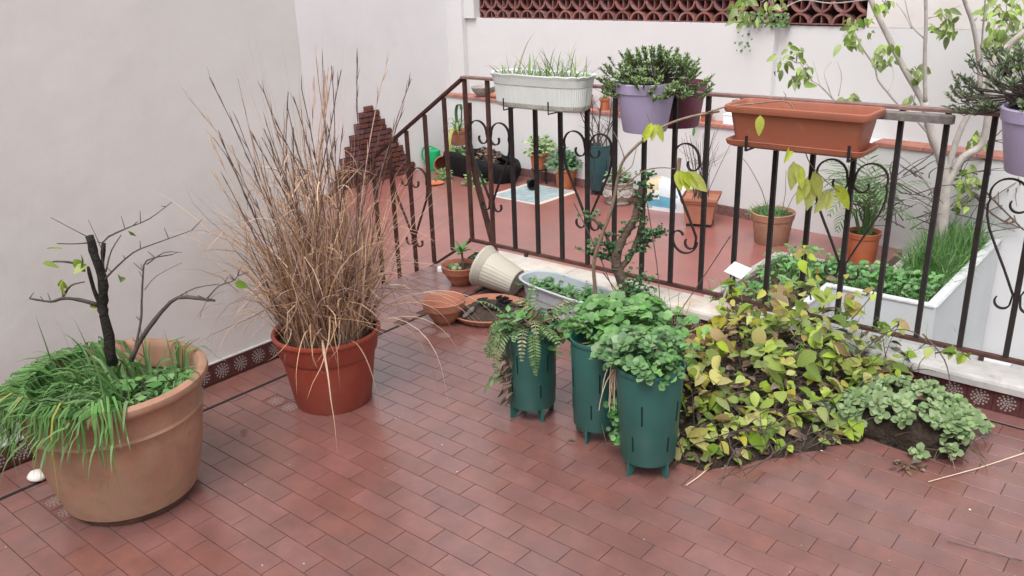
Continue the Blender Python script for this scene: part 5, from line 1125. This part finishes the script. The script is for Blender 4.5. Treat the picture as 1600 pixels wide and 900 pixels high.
pot('saucer', 'flat red clay saucer lying on the patio floor', -7.40, 7.28, PZ, [(.08, 0), (.10, .012), (.115, .022), (.11, .024), (.09, .01), (.002, .008)], MT['clay_far'], cat='saucer')
lp = fp('round_pot', 'small black pot lying on the blue tile panel', -6.25, 7.72, .13, .05, .07, 'wire', .02, PZ+.08, soil=False); lp.rotation_euler = (PI/2, 0, .9)
# aloe on its block
fp('round_pot', 'tan pot with strappy leaves raised on a concrete block', -7.76, 8.12, .19, .10, .125, 'clay_brown', .04, PZ+.31)
m = MB(); m.bev(-.14, .14, -.10, .10, 0, .308, .01); tag(m.build('concrete_block', MT['coping'], None, loc=(-7.76, 8.12, PZ)), 'concrete block under the strappy leaved plant in corner', 'block')
al = thing('strap_plant', 'strappy green plant with one yellow leaf in the corner', 'plant', (-7.76, 8.12, PZ+.47))
for i in range(20):
    a = R(0, 6.3); m = MB(); m.ribbon(blade_pts((0, 0, 0), (math.cos(a)*.6, math.sin(a)*.6, R(.7, 1.4)), R(.25, .5), R(.35, .8), 9, .04), R(.018, .03), (-math.sin(a), math.cos(a), 0)); m.build('leaf', MT['tuft'], al)
m = MB(); m.ribbon(blade_pts((.05, -.06, 0), (.25, -.5, .5), .66, .9, 10), .05, (1, .4, 0)); m.build('leaf', MT['grass_yellow'], al)
m = MB(); P = [(0, 0, 0), (-.02, 0, .2), (0, 0, .33), (.06, 0, .36), (.08, 0, .28), (.06, 0, .1)]; m.ribbon(smooth_path(P, 4), .045, (.3, 1, 0), shape=lambda q: 1 if q < .8 else .5); m.build('leaf', MT['jade'], al)
# things on the ledge
def lx(s, y, z): return wb.matrix_basis @ Vector((s, y, z)) if 0 else Vector((-6.36, 8.146, PZ))+Matrix.Rotation(ANG, 3, 'Z') @ Vector((s, y, z))
LZ = .919
def ledge_pot(label, s, h, r, mtl='clay_far', y=.08):
    q = lx(s, y, LZ); return fp('ledge_pot', label, q.x, q.y, h, r*.75, r, mtl, h*.25, q.z)
ledge_pot('small orange pot with spiky plant on the brick ledge', .86, .13, .065)
ledge_pot('plain brown pot on the ledge behind the white trough', .60, .15, .07, 'clay_brown')
ledge_pot('small clay pot half hidden by the bushy lilac pot', 1.06, .12, .06, 'clay_brown')
ledge_pot('low clay pot with trailing stem near the ledge end', 2.19, .08, .07)
for lab, s, z in (('spiky green plant in the small orange ledge pot', .86, .12), ('spiky plant in the half hidden clay ledge pot', 1.06, .11), ('sparse spiky plant in the low ledge pot', 2.19, .07)):
    q = lx(s, .08, LZ+z-.02); t = thing('spiky_plant', lab, 'plant', q)
    for i in range(9): m = MB(); a = R(0, 6.3); m.ribbon(blade_pts((0, 0, 0), (math.cos(a)*.7, math.sin(a)*.7, .8), R(.07, .14), .15, 5), .02, (-math.sin(a), math.cos(a), 0)); m.build('leaf', MT['tuft'], t)
q = lx(2.19, .0, LZ+.06); m = MB(); m.tube([(0, .06, 0), (-.02, -.06, .02), (-.05, -.08, -.2)], .003, .002, 4)
for i in range(26): m.disc_leaf((-.03-.02*(i/26), -.075, -.0-.19*i/26), (R(-1, 1), -1, R(0, 1)), R(.01, .018))
tag(m.build('trailing_stem', MT['weed'], None, loc=q), 'trailing green succulent stem hanging from the low ledge pot', 'succulent')
q = lx(2.47, .09, LZ); m = MB(); m.bev(-.06, .06, -.05, .05, 0, .085, .008); m.bev(-.064, .064, -.054, .054, .0853, .10, .006); tag(m.build('white_box', MT['paper'], None, loc=q), 'small white lidded box at the right end of ledge', 'box')
q = lx(-1.13, .07, LZ); pot('stone_bowl', 'grey stone bowl on the left end of the brick ledge', q.x, q.y, q.z, [(.06, 0), (.08, .01), (.13, .07), (.15, .12), (.145, .125), (.12, .07), (.06, .02), (.002, .018)], MT['ornate'], cat='bowl')
q = lx(-.88, .07, LZ); m = MB(); m.lathe([(.002, 0), (.06, .003), (.08, .03), (.06, .06), (.02, .075), (.001, .076)], 14, sx=1.3); m.v = [(a+.012*noise.noise(Vector((a*30, b*30, c*30))), b, c) for a, b, c in m.v]; tag(m.build('ledge_stone', MT['clay_brown'], None, True, loc=q), 'rounded brown stone next to the bowl on the ledge', 'stone')
# creeper on the claustra band
q = lx(2.55, .13, 1.87); t = thing('creeper', 'dark creeper hanging from the pierced brick band', 'creeper', q); m = MB()
for i in range(170):
    x = R(-.1, .42); z = R(-.02, .10) if random.random() < .65 else -R(0, .26)*(1 if x < .1 else .1); m.disc_leaf((x, R(-.06, .06), z), (R(-.5, .5), -1, .5), R(.009, .018))
stuff(m.build('foliage', MT['tree_leaf_dark'], t))

# leaning rusty bar behind the railing
m = MB(); m.tube([(-3.56, 3.83, 1.0), (-3.575, 3.83, .76), (-3.525, 3.83, .52), (-3.41, 3.83, .13), (-3.33, 3.84, -.2), (-3.25, 3.85, -.698)], .019, .019, 8); tag(m.build('rusty_pipe', MT['rust'], None), 'bent rusty pipe leaning behind the left end of railing', 'pipe')

# grass and plants of the planting bed
t = thing('bed_grass', 'tall green grass and weeds filling the planting bed', 'grass'); m = MB(); mw = MB()
for i in range(3600):
    if random.random() < .42: x, y = R(-2.55, -1.39), R(5.92, 6.36)
    else: x, y = R(-1.72, -1.39), R(6.3, 7.6)
    L = R(.06, .16) if y < 6.5 else R(.12, .34); b = (x, y, BZ-.055)
    m.ribbon(blade_pts(b, rdir(0, 6.3, .7, 1.55), L, R(.1, .6), 5, .08), R(.005, .010), rdir(0, 6.3, 0, .2))
for i in range(380):
    x, y = R(-2.2, -1.39), R(5.93, 6.4); mw.disc_leaf((x, y, BZ-.03+R(0, .09)), (R(-.5, .5), R(-.7, .2), 1), R(.012, .026))
stuff(m.build('blades', MT['grass'], t)); stuff(mw.build('weeds', MT['weed'], t))
t = thing('dried_weeds', 'tangle of brown dried weeds left of the planting bed', 'weeds'); m = MB()
for i in range(420): m.ribbon(blade_pts((R(-2.57, -2.08), R(4.7, 5.85), BZ-.06), rdir(0, 6.3, .2, 1.4), R(.1, .3), .4, 5, .1), .005, rdir(0, 6.3, 0, .2))
stuff(m.build('stalks', MT['dry_dark'], t)); m = MB()
for i in range(240):
    x, y = R(-2.57, -2.08), R(5.0, 6.3); m.leaf((x, y, BZ+R(-.03, .14)), rdir(0, 6.3, -.2, .8), (0, -.5, 1), R(.04, .09), R(.015, .035))
stuff(m.build('leaves', MT['weed'], t))
# pale barked tree
t = thing('tree', 'pale barked leafy tree growing from the planting bed', 'tree')
for i, (p, a, b) in enumerate(TREE):
    if i == 0: p = [(p[0][0], p[0][1], BZ-.06)]+list(p[1:])
    m = MB(); m.tube(smooth_path(p, 4), a*.64, b*.64, 12 if a > .03 else 6, rough=.12); m.build('trunk' if a > .06 else 'branch', MT['bark_pale'], t, smooth=True)
for (c, rx, rz, n) in CLUSTERS:
    c = Vector(c); dark = c.x > -1.0 and c.z > 1
    m = MB()
    for k in range(max(2, n//5)):
        q = c+cam_r*R(-rx, rx)*.8+Vector((0, R(-.15, .15), R(-rz, rz)*.8)); m.tube([c+Vector((0, .05, -.02)), (c+q)*.5+Vector((0, 0, .03)), q], .004, .002, 4)
    tw_ = m.build('twig', MT['bark_pale'], t)
    for k in range(int(n*1.35)):
        e = rdir(0, 6.3, -1.5, 1.5)*random.random()**.4; b = c+cam_r*(e.x*rx)+Vector((0, e.y*.18, e.z*rz))
        put_leaf('tree_leaf_dark' if dark and random.random() < .45 else 'tree_leaf', tw_, b, rdir(0, 6.3, -1.4, -.1), (R(-.6, .6)+.3, -.7, R(0, .8)), R(.06, .105))
t = thing('bare_shrub', 'dark bare branched shrub behind the pale tree at right', 'shrub')
for (p, a, b) in TREE_DARK:
    m = MB(); m.tube(smooth_path(p, 4), a, b, 7, rough=.2); m.build('branch', MT['bark_brown'], t, smooth=True)
    m = MB(); S = smooth_path(p, 4)
    for k in range(10): m.tube(blade_pts(random.choice(S), rdir(0, 6.3, -.6, 1), R(.15, .4), .1, 4, .2), .006, .002, 4)
    m.build('twig', MT['bark_brown'], t)
m = MB()
for i in range(60): m.tube(blade_pts((R(-2.3, -1.5), R(7.1, 7.6), R(-.45, .1)), rdir(0, 6.3, -.2, .9), R(.2, .5), .05, 5, .2), .006, .002, 4)
tag(m.build('bramble', MT['twig'], None), 'bare grey bramble tangled round the foot of the tree', 'bramble')
# yellow flowered twig in the shaft
t = thing('yellow_shrub', 'yellow leaved twigs rising in the shaft at right edge', 'shrub', (-.45, 4.3, -.6))
for i in range(4):
    m = MB(); P = blade_pts((0, 0, -.4), (R(-.3, .5), R(-.2, .3), 1), .62, .05, 6, .1); m.tube(P, .006, .002, 5); tw_ = m.build('twig', MT['stem'], t)
    for k in range(7): put_leaf('vine_yellow', tw_, random.choice(P[3:]), rdir(0, 6.3, -.5, .4), rdir(), R(.04, .06))
